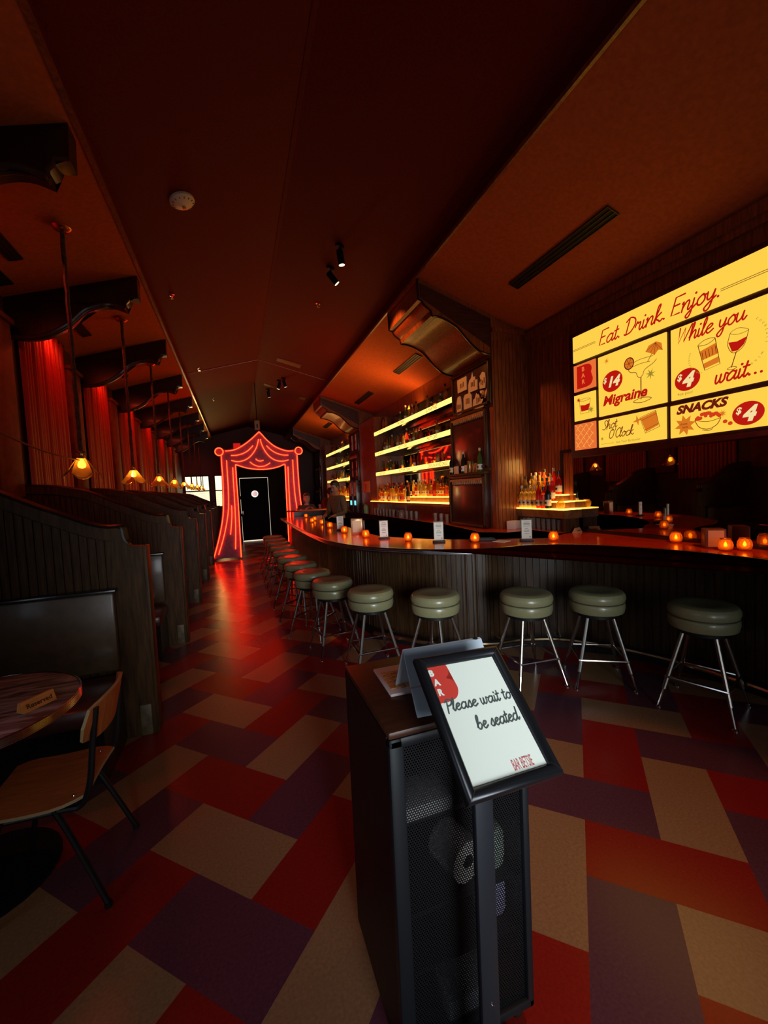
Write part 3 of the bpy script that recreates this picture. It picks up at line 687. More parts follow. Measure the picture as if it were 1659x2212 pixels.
b.build('rail_bracket', mat('worn_brass_tube', (.60, .46, .26), .25, 1.), bar)
for i, s in enumerate((78, 86, 94, 101)):
    p = offs(fr, .10)[s]; t = (fr[s+1]-fr[s-1]).normalized()
    b = MB()
    for sg in (-1, 1):
        c = Vector((p.x+t.x*.03*sg, p.y+t.y*.03*sg, BZ-.045)); n = Vector((t.y, -t.x, 0))
        b.tube([c, c+Vector((0, 0, -.03)), c+n*.012+Vector((0, 0, -.045)), c+n*.035+Vector((0, 0, -.045)), c+n*.045+Vector((0, 0, -.025))], .004, 6)
    o = b.build('bag_hook', CHROME)
    tag(o, 'double chrome bag hook under the bar edge, %s from the left' % ORD[i], 'hook', 'bag hooks under the bar')
# raised counter closing the far end of the bar
r = thing('raised_counter', 'raised pale-edged counter across the far end of the bar', 'counter', (0, 0, 0))
MB().prism([(1.17, 10.42), (1.25, 10.33), (2.2, 10.33), (2.2, 10.85), (1.25, 10.85), (1.17, 10.76)], 'xy', 1.165, 1.20).build('countertop', TOPRED, r)
b = MB(); ed = [(1.17, 10.76), (1.165, 10.6), (1.17, 10.42), (1.25, 10.33), (2.2, 10.33)]
for z in (1.17, 1.183, 1.196): b.tube([(x, y-.003, z) for x, y in ed], .009, 6)
b.build('metal_edge', RAIL, r); MB().b2((1.32, 10.42, 0), (2.2, 10.75, 1.165)).build('base', BLACKW, r)
# ------------------------------------------------------------------ bar stools
def make_stool():
    r = thing('bar_stool', '', 'bar stool', group='olive bar stools along the bar')
    b = MB(); b.lathe([(0, .555), (.17, .556), (.195, .57), (.203, .60), (.203, .632), (.197, .645), (.19, .65)], 40); b.build('cushion_band', VINYL, r)
    b = MB(); b.lathe([(.185, .648), (.200, .655), (.2075, .675), (.206, .70), (.192, .722), (.165, .733), (.10, .727), (0, .722)], 40); b.build('seat_cushion', VINYL, r)
    b = MB(); b.tube([(.198*math.cos(t*PI/20), .198*math.sin(t*PI/20), .65) for t in range(40)], .005, 6, closed=True); b.build('piping', mat('dark_olive_piping', (.05, .05, .03), .4), r)
    b = MB(); b.cyl((0, 0, .53), .15, .026, 24); b.build('swivel_plate', BLACKM, r)
    tops, feet = [], []
    for k in range(4):
        a = PI/4+k*PI/2; d = Vector((math.cos(a), math.sin(a), 0))
        T, Fo = d*.125+Vector((0, 0, .545)), d*.295+Vector((0, 0, .012)); tops.append(T); feet.append(Fo); mid = T.lerp(Fo, .78)
        lg = MB().tube([T, mid], .0145, 10).build('leg', mat('satin_nickel_leg', (.36, .33, .29), .33, 1.), r)
        MB().tube([mid, Fo], .0085, 8).build('leg_tip', CHROME, lg)
        MB().lathe([(0, 0), (.019, 0), (.019, .006), (.012, .014), (0, .014)], 14, (Fo.x, Fo.y, 0)).build('glide', CHROME, lg)
    P = [t.lerp(f, .62) for t, f in zip(tops, feet)]
    for k in range(4):
        d0 = (P[k]*1.05); d1 = P[(k+1) % 4]*1.05; d0.z = P[k].z; d1.z = P[k].z
        MB().tube([d0, d1], .0095, 8).build('foot_bar', CHROME, r)
    return r
st0 = make_stool()
ST = [(2.97, 1.90, .35), (2.67, 2.51, -.55), (2.165, 2.735, -.1), (1.52, 3.09, .55), (1.08, 3.50, .0), (.86, 4.09, .1), (.755, 4.66, .8), (.715, 5.28, .75), (.69, 5.92, .8), (.68, 6.56, .7), (.68, 7.2, .8), (.68, 7.85, .75), (.68, 8.5, .8), (.68, 9.15, .75)]
for i, (x, y, a) in enumerate(ST):
    lab = 'round olive vinyl bar stool on splayed metal legs, %s from the right along the bar' % ORD[i]
    if i == 0: st0.location = (x, y, 0); st0.rotation_euler.z = a; st0['label'] = lab
    else: dup(st0, (x, y, 0), a, lab)
# ================================================================== MENU SIGN
SX, SY = XR-.11, 3.64
sign = thing('menu_lightbox', 'large glowing yellow menu sign with red lettering on the right wall', 'sign', (0, 0, 0))
def SM(off): 
    k = (SX)/XR
    m = frame((XR*1.0-.11, SY, 0), (0, -1, 0), (0, 0, 1)); return m @ Matrix.Translation((0, 0, off))
SH = .11/XR   # the face stands 11 cm off the wall, so its layout is a little smaller
def su(u, v):
    y = (SY-u)*(1-SH); return (SY-y, 1.61+(v-1.61)*(1-SH))
YEL = emis('lit_yellow_acrylic', (.90, .56, .06), 1.12); YEL2 = emis('lit_orange_acrylic', (.85, .17, .035), .95)
SRED = emis('lit_red_ink', (.56, .008, .004), .85); SBRN = emis('lit_maroon_ink', (.20, .012, .006), .7); SORG = emis('lit_orange_ink', (.80, .20, .015), .85)
SGRN = emis('lit_olive_ink', (.42, .30, .03), .8); SPAL = emis('lit_cream_ink', (.95, .75, .35), .95)
PANELS = dict(header=(0, 2.905, 1.80, 3.185), bar=(.005, 2.585, .297, 2.872), glass=(.003, 2.267, .292, 2.548), pattern=(0, 1.948, .288, 2.231), migraine=(.332, 2.26, 1.05, 2.865), shot=(.325, 1.942, 1.042, 2.224), wait=(1.088, 2.26, 1.80, 2.86), snacks=(1.08, 1.94, 1.80, 2.217))
b = MB(); y0 = SY-su(-.07, 0)[0]; y1 = SY-su(1.87, 0)[0]; z0, z1 = su(0, 1.87)[1], su(0, 3.235)[1]
b.b2((XR-.095, y1, z0), (XR-.016, y0, z1), .006)
mb_fr = noisy('maroon_sign_frame', (.07, .012, .008), .4, .3, 12, .05)
b.build('cabinet', mb_fr, sign)
MX = SM(0)
class SP:
    """one panel's artwork: ribbons, discs and text in panel coordinates"""
    def __init__(s): s.m = MB(); s.o = .003
    def P(s, p): return su(*p)
    def line(s, pts, wd, curve=True, closed=False):
        q = [Vector(s.P(p)) for p in pts]
        if curve and len(q) > 2: q = crom(q, 6, closed)
        s.m.ribbon(q, wd, MX, s.o, closed); s.o += 1e-5; return s
    def fill(s, pts, curve=False):
        q = [Vector(s.P(p)) for p in pts]
        if curve: q = crom(q, 5, True)
        s.m.poly([(p.x, p.y, s.o) for p in q], MX); s.o += 2e-5; return s
    def disc(s, c, rx, ry, rot=0.): s.m.disc(s.P(c), rx, MX, s.o, 40, ry, rot); s.o += 2e-5; return s
    def star(s, c, r, **k): s.m.star(s.P(c), r, MX, s.o, **k); s.o += 2e-5; return s
    def text(s, t, sz, at, **k): s.m.text(t, sz, MX, s.P(at), s.o, **k); s.o += 2e-5; return s
    def script(s, t, h, at, rot=0., **k):
        s.m.script(t, h, MX @ Matrix.Translation((*s.P(at), 0)) @ Matrix.Rotation(rot, 4, 'Z'), (0, 0), off=s.o, **k); s.o += 2e-5; return s
    def arctext(s, t, sz, c, r, a0, da, flip=1):
        for i, ch in enumerate(t):
            a = a0+da*i; p = s.P(c); q = (p[0]+r*math.cos(a), p[1]+r*math.sin(a))
            s.m.text(ch, sz, MX @ Matrix.Translation((q[0], q[1], 0)) @ Matrix.Rotation(a-PI/2*flip, 4, 'Z'), (0, 0), s.o, align='CENTER')
        return s
    def out(s, name, m, par): return s.m.build(name, m, par)
pn_ = {}
for k, (u0, v0, u1, v1) in PANELS.items():
    a, c = su(u0, v0), su(u1, v1); b = MB()
    b.b2((SX-.0, SY-c[0], a[1]), (SX+.012, SY-a[0], c[1]), .003); pn_[k] = b.build('lit_panel', YEL2 if k in ('bar', 'pattern') else YEL, sign)
p = pn_['header']
SP().script('Eat.', .071, (.345, 2.98), wd=.19, sx=1.2).script('Drink.', .071, (.64, 2.975), wd=.19, sx=1.3).script('Enjoy.', .071, (1.085, 2.975), wd=.19, sx=1.25).out('lettering', SRED, p)
SP().line([(.008, 3.03), (.305, 3.03)], .004).line([(.008, 3.043), (.305, 3.043)], .004).line([(1.48, 3.012), (1.79, 3.012)], .004).line([(1.48, 3.026), (1.79, 3.026)], .004).out('rule', SBRN, p)
p = pn_['bar']
def bshape(cx, cy, s): return [(cx-.42*s, cy-.5*s)]+[tuple(q) for q in crom([(cx+.10*s, cy-.5*s), (cx+.34*s, cy-.44*s), (cx+.46*s, cy-.25*s), (cx+.42*s, cy-.07*s), (cx+.27*s, cy+.03*s)], 5)]+[tuple(q) for q in crom([(cx+.27*s, cy+.03*s), (cx+.39*s, cy+.14*s), (cx+.40*s, cy+.32*s), (cx+.28*s, cy+.46*s), (cx+.08*s, cy+.5*s)], 5)][1:]+[(cx-.42*s, cy+.5*s)]
SP().fill(bshape(.155, 2.73, .24)).out('emblem', SRED, p)
s = SP(); s.o = .004
for i, ch in enumerate('BAR'): s.text(ch, .062, (.14, 2.785-i*.067), align='CENTER', bold=.002)
s.out('lettering', YEL2, p)
p = pn_['glass']
SP().line([(.08, 2.478), (.095, 2.335), (.205, 2.335), (.228, 2.478)], .004, False).line([(.08, 2.478), (.155, 2.492), (.228, 2.478), (.155, 2.466)], .003, True, True).out('drawing', SBRN, p)
SP().fill([(.092, 2.43), (.155, 2.42), (.22, 2.43), (.203, 2.36), (.105, 2.36)]).star((.07, 2.49), .03).out('drink', SRED, p)
SP().star((.235, 2.36), .04).out('sparkle', SGRN, p)
p = pn_['pattern']
s = SP()
for i in range(-2, 6):
    for x0, v0, x1, v1 in ((0, 1.95+.09*i, .288, 1.95+.09*i+.288),):
        q = [(x0+t*(x1-x0), v0+t*(v1-v0)) for t in [k/10 for k in range(11)]]; q = [a for a in q if 1.955 <= a[1] <= 2.225 and .005 < a[0] < .283]
        if len(q) > 1: s.line(q, .007, False)
for i in range(0, 7):
    for j in range(4):
        x0 = .02+.07*j+.03*(i % 2); v0 = 2.22-.045*i
        if x0 < .25 and v0 > 1.99: s.line([(x0, v0), (x0+.03, v0-.03)], .006, False)
s.out('lattice', emis('lit_pale_orange_ink', (.95, .42, .06), .95), p)
p = pn_['migraine']
SP().disc((.502, 2.583), .113, .098, .12).out('price_disc', SRED, p)
s = SP(); s.o = .004; s.text('$', .07, (.395, 2.585), bold=.002, shear=.2).text('14', .13, (.44, 2.535), bold=.006, shear=.3); s.out('price_lettering', SPAL, p)
SP().text('Migraine', .125, (.385, 2.362), bold=.0045, shear=.25, sx=1.08).out('lettering', SRED, p)
s = SP()
s.line([(.675, 2.66), (.70, 2.615), (.76, 2.595), (.775, 2.56), (.80, 2.54), (.83, 2.56), (.85, 2.60), (.93, 2.635), (.962, 2.66)], .005)
s.line([(.70, 2.685), (.80, 2.705), (.93, 2.70)], .004).line([(.70, 2.655), (.80, 2.665), (.90, 2.66)], .004)
s.line([(.805, 2.54), (.807, 2.34)], .005).line([(.815, 2.54), (.815, 2.34)], .004).line([(.728, 2.33), (.82, 2.352), (.912, 2.33), (.82, 2.308)], .005, True, True)
s.disc((.69, 2.70), .052, .056).line([(.88, 2.665), (.975, 2.80)], .005, False); s.out('drawing', SBRN, p)
s = SP(); s.o = .0036; s.disc((.69, 2.70), .042, .046).fill([(.86, 2.755), (.89, 2.80), (.96, 2.815), (1.01, 2.785), (1.02, 2.72), (.98, 2.735), (.945, 2.70), (.905, 2.73)]).star((.44, 2.80), .035, n=8, ri=.25); s.out('garnish', SORG, p)
s = SP(); s.o = .0042; s.star((.905, 2.545), .05, n=7, ri=.3); s.out('sparkle', SGRN, p)
s = SP(); s.o = .0046
for k in range(6): s.line([(.69, 2.70), (.69+.04*math.cos(k*PI/3), 2.70+.044*math.sin(k*PI/3))], .004)
for q in ((.86, 2.755), (.905, 2.73), (.945, 2.70), (.98, 2.735), (1.02, 2.72)): s.line([(.955, 2.805), q], .003)
s.out('garnish_line', SBRN, p)
p = pn_['shot']
SP().script('Shot', .046, (.375, 2.115), .06, wd=.16, sx=1.2).script("O'Clock", .046, (.445, 2.020), .03, wd=.16, sx=1.15).out('lettering', SBRN, p)
SP().text('Ask Your Bartender', .031, (.535, 1.965)).line([(.36, 1.975), (.51, 1.975)], .003).star((.37, 2.03), .022, n=8).out('small_lettering', SGRN, p)
SP().fill([(.80, 2.165), (.955, 2.205), (.975, 2.075), (.855, 2.03)]).star((.77, 2.15), .05, n=4, ri=.3).out('drink', SORG, p)
s = SP(); s.o = .004; s.line([(.795, 2.17), (.95, 2.21), (.985, 2.06), (.85, 2.02)], .005, False, True).line([(.805, 2.14), (.957, 2.18)], .003, False).line([(.845, 2.05), (.975, 2.09)], .003, False); s.out('drawing', SBRN, p)
p = pn_['wait']
SP().script('While you', .062, (1.145, 2.722), .035, wd=.19, sx=1.14).script('wait...', .064, (1.43, 2.318), .02, wd=.21, sx=1.12).out('lettering', SRED, p)
SP().disc((1.226, 2.41), .10, .088, .1).out('price_disc', SRED, p)
s = SP(); s.o = .004; s.text('$', .07, (1.142, 2.415), bold=.002, shear=.2).text('4', .15, (1.185, 2.355), bold=.008, shear=.3); s.out('price_lettering', SPAL, p)
SP().text('4oz pour', .034, (1.145, 2.29)).arctext('cocktail beer', .026, (1.375, 2.56), .135, 2.75, .14, -1).arctext('cocktail', .028, (1.60, 2.58), .165, .85, -.16, 1).arctext('wine', .028, (1.60, 2.56), .165, -.6, -.16, 1).out('small_lettering', SGRN, p)
s = SP()
s.fill([(1.325, 2.605), (1.445, 2.635), (1.465, 2.55), (1.345, 2.53)]).fill([(1.352, 2.50), (1.462, 2.525), (1.468, 2.48), (1.362, 2.46)]); s.out('drink', SORG, p)
s = SP(); s.o = .004
s.line([(1.313, 2.655), (1.364, 2.445), (1.475, 2.465), (1.44, 2.675)], .005, False).line([(1.313, 2.655), (1.37, 2.685), (1.44, 2.675), (1.385, 2.645)], .004, True, True)
for k in range(5): s.line([(1.345+.024*k, 2.59+.006*k), (1.352+.024*k, 2.535+.005*k)], .004)
s.line([(1.545, 2.67), (1.528, 2.59), (1.555, 2.525), (1.595, 2.52), (1.64, 2.56), (1.665, 2.655)], .004).line([(1.585, 2.52), (1.553, 2.415)], .006, False).line([(1.525, 2.408), (1.555, 2.42), (1.588, 2.405), (1.555, 2.396)], .004, True, True).line([(1.545, 2.67), (1.6, 2.69), (1.665, 2.655), (1.6, 2.645)], .003, True, True)
s.out('drawing', SBRN, p)
s = SP(); s.o = .0038; s.fill([(1.532, 2.605), (1.59, 2.595), (1.656, 2.61), (1.635, 2.56), (1.595, 2.527), (1.556, 2.53)]); s.out('red_wine', SRED, p)
p = pn_['snacks']
SP().text('SNACKS', .088, (1.135, 2.137), bold=.005, shear=.3, sx=1.12).out('lettering', SBRN, p)
SP().disc((1.66, 2.05), .10, .084, .1).out('price_disc', SRED, p)
s = SP(); s.o = .004; s.text('$', .065, (1.58, 2.055), bold=.002, shear=.2).text('4', .14, (1.625, 1.998), bold=.008, shear=.3); s.out('price_lettering', SPAL, p)
s = SP(); s.star((1.205, 2.035), .085, n=8, ri=.55).star((1.49, 2.08), .03); s.out('burst', SORG, p)
s = SP(); s.o = .004
s.line([(1.285, 2.06), (1.32, 2.0), (1.385, 1.975), (1.45, 2.0), (1.48, 2.05)], .005).line([(1.285, 2.06), (1.385, 2.035), (1.48, 2.05)], .004).line([(1.345, 1.975), (1.385, 1.962), (1.42, 1.972)], .004).text('cheez', .026, (1.165, 2.038)).text('balls', .026, (1.185, 2.01)); s.out('drawing', SBRN, p)
s = SP(); s.o = .0045; rnd = random.Random(2)
for i in range(18):
    t = i/17; s.disc((1.30+.17*t, 2.068+.055*math.sin(PI*t)*rnd.random()), .014, .014)
s.disc((1.51, 2.015), .016, .014).disc((1.545, 1.995), .016, .014); s.out('snack_ball', emis('lit_snack_red', (.75, .05, .01), .85), p)
# smoked mirror under the sign, in a thin frame
r = thing('wall_mirror', 'dark smoked mirror on the right wall between the menu sign and the bar', 'mirror', (0, 0, 0))
MB().b2((XR-.012, .5, BZ+.035), (XR-.004, 3.80, 1.935)).build('mirror_glass', MIRR, r)
b = MB(); b.b2((XR-.03, .5, BZ), (XR, 3.83, BZ+.036)); b.b2((XR-.02, 3.80, BZ), (XR, 3.85, 1.97)); b.b2((XR-.025, .5, 1.935), (XR, 3.83, 1.97)); b.build('mirror_frame', BLACKW, r)
# ================================================================== BACK BAR
STRIP = emis('lit_name_strip', (1, .74, .17), 1.55); INK = mat('black_ink', (.01, .008, .004), .6)
NAMES = [['MY MOTH OF', 'THE CARIB', 'EL MARTINEZ'], ['MY NAVY 86', "AIN'T IT LOVE", 'MOTT CAFE'], ['HONEY BLEW', 'BOTTOMS TOWN', 'DEVIL IN A RED DRESS']]
shelfinfo = []
for un, (y0, y1) in enumerate(((5.40, 9.02), (11.15, 14.4))):
    for k, z in enumerate((2.885, 2.425, 1.972)):
        wh = ('top', 'middle', 'bottom')[k]; near = ('nearer', 'farther')[un]
        r = thing('lit_shelf', 'liquor shelf with glowing yellow name strip, %s of the %s set of three' % (wh, near), 'shelf', (0, 0, 0), 0, 'lit liquor shelves')
        MB().b2((3.075, y0, z-.038), (3.43, y1, z+.034), .003).build('board', BLACKW, r)
        st = MB().b2((3.055, y0, z-.039), (3.073, y1, z+.039), .003).build('lit_strip', STRIP, r)
        m = frame((3.053, y1, 0), (0, -1, 0), (0, 0, 1)); b = MB(); L = y1-y0
        for i, t in enumerate(NAMES[k]):
            b.text(t, .075, m, (L*(.06, .40, .76)[i] if un == 0 else L*(.08, .38, .68)[i], z-.026), .0, sx=.9)
        b.build('lettering', INK, st); shelfinfo.append((un, k, y0, y1, z+.034))
    o = MB().b2((3.432, y0, 1.30), (3.446, y1, 3.25)).build('back_mirror', mat('red_smoked_mirror', (.42, .28, .2), .04, 1.))
    tag(o, 'dark mirror behind the %s set of lit liquor shelves' % ('nearer', 'farther')[un], 'mirror')
# counter below
CT = [(3.445, 14.4), (2.95, 14.4), (2.92, 8), (2.90, 5.4), (2.74, 4.28), (2.95, 4.0), (3.28, 4.0), (3.28, 3.575), (3.575, 3.575), (3.575, 4.36), (3.05, 4.36), (3.05, 5.36), (3.445, 5.36), (3.445, 10.19), (3.05, 10.19), (3.05, 11.11), (3.445, 11.11)]
r = thing('back_bar_counter', 'long red-topped work counter against the wall behind the bar', 'counter')
MB().prism(CT, 'xy', 1.0, 1.05).build('countertop', TOPRED, r)
b = MB()
for z in (1.007, 1.025, 1.043): b.tube([(x-.004, y-.003, z) for x, y in CT[1:7]], .009, 6)
b.build('metal_edge', mat('polished_alloy_edge', (.74, .74, .75), .2, 1.), r)
MB().prism([(x+(.06 if i in (1, 2, 3, 4) else 0), y+(.06 if i in (4, 5, 6, 7) else 0)) for i, (x, y) in enumerate(CT)], 'xy', 0, 1.0).build('cabinet_base', BLACK, r)
b = MB()
for y in (6.0, 7.4, 8.8): b.tube([(2.955, y, .86), (2.93, y, .86), (2.93, y+.7, .86), (2.955, y+.7, .86)], .009, 6)
b.build('pull_bar', STEEL, r)
LIT = emis('underlit_amber_acrylic', (1, .45, .06), 6.0)
def riser(name, label, boxes, cat='bottle display'):
    r = thing(name, label, cat)
    bb, lt = MB(), MB()
    for p0, p1 in boxes:
        bb.b2(p0, (p1[0], p1[1], p1[2]-.012)); lt.b2((p0[0]-.004, p0[1], p1[2]-.012), p1)
    bb.build('step', noisy('amber_veneer', (.22, .09, .025), .35, .4, 12, .1), r); lt.build('lit_top', LIT, r); return r
for un, (y0, y1) in enumerate(((5.5, 9.5), (11.15, 14.4))):
    r = riser('bottle_riser', 'stepped underlit bottle riser below the %s lit shelves' % ('nearer', 'farther')[un], [((3.05, y0, 1.30), (3.40, y1, 1.355)), ((3.22, y0, 1.355), (3.42, y1, 1.45))])
    b = MB()
    for t in (0, .49, 1): y = y0+.02+t*(y1-y0-.04); b.b2((3.10, y-.015, 1.05), (3.13, y+.015, 1.30))
    b.build('bracket', STEEL, r)
# bottles ----------------------------------------------------------
BPROF = {
 'round': [(0, 0), (.036, 0), (.038, .008), (.038, .165), (.030, .195), (.014, .215), (.0125, .275), (.015, .278), (.015, .288), (0, .288)],
 'tall': [(0, 0), (.033, 0), (.035, .008), (.035, .20), (.026, .235), (.0125, .262), (.012, .312), (.0145, .315), (.0145, .325), (0, .325)],
 'squat': [(0, 0), (.046, 0), (.048, .01), (.048, .115), (.038, .15), (.016, .165), (.015, .205), (.018, .208), (.018, .218), (0, .218)],
 'shoulder': [(0, 0), (.039, 0), (.041, .01), (.042, .15), (.040, .172), (.018, .188), (.0135, .20), (.013, .25), (.016, .253), (.016, .262), (0, .262)],
 'wine': [(0, 0), (.036, 0), (.0375, .008), (.0375, .18), (.033, .205), (.018, .235), (.0135, .25), (.0135, .305), (.0155, .307), (.0155, .318), (0, .318)],
}
GLASSC = {'clear': tint('clear_glass_lit_yellow', (1.0, .76, .30), .85, .32), 'amber': tint('amber_spirit_glass', (.85, .30, .05), .75, .28), 'red': tint('red_spirit_glass', (.75, .045, .02), .75, .25), 'dark green': tint('dark_wine_glass', (.018, .025, .012), .3, .1), 'yellow': tint('yellow_spirit_glass', (1.0, .66, .14), .8, .28), 'green': tint('green_spirit_glass', (.25, .45, .08), .75, .3)}  # clear glass is coloured yellow, the underlight glow put into its tint
CAPC = {'black': mat('black_cap', (.015, .013, .012), .35), 'cream': mat('cream_cap', (.6, .48, .3), .5), 'brass': BRASS, 'red': mat('red_cap', (.4, .02, .015), .4)}
LABC = {'cream': mat('cream_paper', (.62, .50, .33), .7), 'tan': mat('tan_paper', (.42, .22, .09), .7), 'white': mat('white_paper', (.72, .68, .60), .7), 'red': mat('red_paper', (.42, .03, .02), .7)}
BC_ = {}
def bottle(shape, gc, cc, lc, loc, label, group, sc_=1., small=False):
    key = (shape, gc, cc, lc, small)
    if key not in BC_:
        P = BPROF[shape]; n = 14 if not small else 10; hn = max(z for q, z in P)
        bd = MB().lathe(P, n).build('bottle', GLASSC[gc])
        cp = MB().lathe([(0, hn-.03), (.0172, hn-.03), (.0172, hn+.006), (.014, hn+.010), (0, hn+.010)], 10).build('cap', CAPC[cc], bd)
        rr = P[2][0]; b = MB(); z0, z1 = rr*.9, min(rr*.9+.075, P[3][1]-.01)
        b.lathe([(rr+.0008, z0), (rr+.0012, z0), (rr+.0012, z1), (rr+.0008, z1)], n); b.mi = 1
        b.box((-rr-.001, 0, (z0+z1)/2), (.002, .03, .02)); b.build('paper_label', [LABC[lc], INK], bd)
        BC_[key] = bd; o = bd
        o.location = loc
    else: o = dup(BC_[key], loc)
    o.scale = (sc_, sc_, sc_); o['label'] = label; o['category'] = 'bottle'; o['group'] = group
    return o
rnd = random.Random(11)
def row(y0, y1, xc, z, n, where, group, pal, shapes=('round', 'tall', 'squat', 'shoulder', 'wine'), skip=0., order=-1, small=False, scl=1.):
    for i in range(n):
        y = y1-(i+.5)*(y1-y0)/n if order < 0 else y0+(i+.5)*(y1-y0)/n
        if rnd.random() < skip: continue
        g = rnd.choice(pal); s = rnd.choice(shapes) if g != 'dark green' else 'wine'; cc = rnd.choice(('black', 'black', 'cream', 'brass', 'red')); lc = rnd.choice(('cream', 'tan', 'white', 'red'))
        bottle(s, g, cc, lc, (xc+rnd.uniform(-.012, .012), y+rnd.uniform(-.006, .006), z), '%s bottle with %s cap, %s from left %s' % (g, cc, nth(i), where), group, scl*rnd.uniform(.93, 1.05), small)
P1 = ['clear', 'yellow', 'amber', 'clear', 'yellow', 'dark green', 'red']; P2 = ['clear', 'amber', 'red', 'red', 'yellow', 'amber']
for un, (y0, y1) in enumerate(((5.55, 9.45), (11.2, 14.3))):
    nm = ('nearer', 'farther')[un]; n = 34 if un == 0 else 20
    row(y0+(y1-y0)*.45, y1, 3.13, 1.355, n//2, 'in front row of %s riser' % nm, 'bottles on the back bar risers', P1, small=True)
    row(y0, y1, 3.29, 1.45, n, 'in back row of %s riser' % nm, 'bottles on the back bar risers', P1+P2, small=True)
pals = ['clear', 'amber', 'yellow', 'red', 'green']
for un, k, y0, y1, z in shelfinfo:
    nm = ('nearer', 'farther')[un]; wh = ('top', 'middle', 'bottom')[k]
    n = 22 if un == 0 else 14
    row(y0+.05, y1-.05, 3.20, z, n, 'on the %s %s lit shelf' % (nm, wh), 'bottles on the lit shelves', pals, skip=.45, small=True, scl=.82 if k == 2 else .95)
# shelf candles, bowls and stacked glasses
VOT = emis('candle_flame', (1, .55, .14), 26)
def candle(loc, label, group, s=1., lt=0., light_e=0.):
    if 'cand' not in BC_:
        r = thing('candle_holder', label, 'candle')
        MB().lathe([(0, 0), (.03, 0), (.044, .018), (.047, .042), (.042, .068), (.032, .086), (.035, .092), (.032, .0915), (.029, .086), (.039, .066), (.043, .042), (.040, .02), (.027, .005), (0, .005)], 18).build('glass_cup', CANDG, r)
        MB().cyl((0, 0, .006), .022, .022, 14).build('wax', mat('ivory_wax', (.8, .62, .4), .5, emit=(1, .35, .06), es=.5), r)
        MB().lathe([(0, .028), (.010, .035), (.012, .044), (.007, .058), (0, .07)], 10).build('flame', VOT, r)
        BC_['cand'] = r; o = r; o.location = loc
    else: o = dup(BC_['cand'], loc)
    o.scale = (s, s, s); o['label'] = label; o['category'] = 'candle'; o['group'] = group
    if light_e: light('candle_light', 'POINT', (loc[0], loc[1], loc[2]+.05*s), light_e, (1, .42, .10), .012)
    return o
CA = [(2.22, 3.56), (2.84, 3.16), (1.71, 4.07), (1.44, 4.74), (1.36, 5.48), (1.37, 6.45), (1.40, 7.23), (1.47, 8.36), (1.34, 7.9), (1.50, 9.66), (3.36, 1.99), (3.47, 1.93), (3.50, 2.45)]
lab = ['amber glass candle on the bar between two white menu stands', 'amber glass candle on the bar right of the nearest menu stand', 'amber glass candle on the bar between the second and third menu stands', 'amber glass candle on the bar left of the third menu stand', 'amber glass candle right beside the tall napkin caddy on the bar'] + ['small amber candle on the far part of the bar, %s beyond the caddy' % ORD[i] for i in range(5)] + ['amber candle on the bar by the mirror, left one of the right-hand pair', 'amber candle on the bar by the mirror, right one of the right-hand pair', 'amber candle on the bar against the mirror, behind the brown napkin dispenser']
for i, (x, y) in enumerate(CA): candle((x, y, BZ), lab[i], 'amber candles on the bar', 1.0, light_e=.30)
for i, y in enumerate((8.5, 7.6, 7.1, 6.5, 6.2)):
    candle((3.14, y, 2.006), 'little candle on the bottom lit shelf, %s from the left' % ORD[i], 'candles on the lit shelf', .7)
for i, y in enumerate((13.2, 12.8, 11.7)): candle((3.14, y, 2.006), 'little candle on the farther bottom shelf, %s from the left' % ORD[i], 'candles on the lit shelf', .7)
candle((3.14, 6.1, 2.919), 'little candle on the nearer top lit shelf', 'candles on the lit shelf', .7)
# glassware under the risers and in the corner
def tumbler(loc, label, group, s=1.):
    if 'tum' not in BC_:
        o = MB().lathe([(0, .004), (.028, .004), (.030, 0), (.038, .10), (.040, .135), (.038, .135), (.0355, .10), (.0275, .012), (0, .012)], 14).build('drinking_glass', CLEARG); BC_['tum'] = o; o.location = loc
    else: o = dup(BC_['tum'], loc)
    o.scale = (s, s, s); tag(o, label, 'glass', group); return o
i = 0
for y in [9.1-.1*k for k in range(14)]+[7.2-.11*k for k in range(5)]+[6.1-.1*k for k in range(6)]:
    tumbler((3.02+.05*(i % 2), y, 1.05), 'upright drinking glass on the counter under the riser, %s from the left' % nth(i), 'glasses under the riser'); i += 1
o = MB().lathe([(0, 0), (.075, 0), (.08, .02), (.08, .12), (.055, .13), (.055, .14), (.06, .15), (.0, .16)], 20).build('glass_jar', CLEARG); o.location = (3.02, 7.45, 1.05); tag(o, 'wide glass jar on the counter under the bottle riser', 'jar')
# spray bottle, notices, terminals
r = thing('spray_bottle', 'pale green pump bottle at the left end of the back counter', 'bottle', (3.0, 9.75, 1.05))
MB().lathe([(0, 0), (.06, 0), (.062, .01), (.062, .16), (.05, .185), (.02, .195), (.02, .22), (0, .22)], 20).build('bottle_body', mat('green_plastic', (.20, .34, .14), .35), r)
b = MB(); b.cyl((0, 0, .215), .012, .05, 10); b.tube([(0, 0, .26), (0, -.05, .265)], .008, 6); b.build('pump', BLACK, r)
o = MB().lathe([(0, 0), (.05, 0), (.05, .16), (.02, .19), (.02, .24), (0, .24)], 16).build('black_bottle', BLACK); o.location = (2.99, 10.02, 1.05); tag(o, 'black bottle left of the green pump bottle', 'bottle')
r = thing('paper_notice', 'tan paper notice on the wood wall left of the bottles', 'notice', (XP+.018, 9.85, 1.70))
MB().box((-.004, 0, 0), (.006, .56, .28), bev=.002).build('sheet', mat('tan_notice_paper', (.62, .32, .10), .7), r)
b = MB(); mm = frame((-.009, .28, -.14), (0, -1, 0), (0, 0, 1)); b.text('TT', .16, mm, (.16, .09)); b.build('lettering', mat('brown_ink', (.10, .03, .01), .7), r)
SCR = emis('cyan_screen', (.18, .75, .85), 1.2)
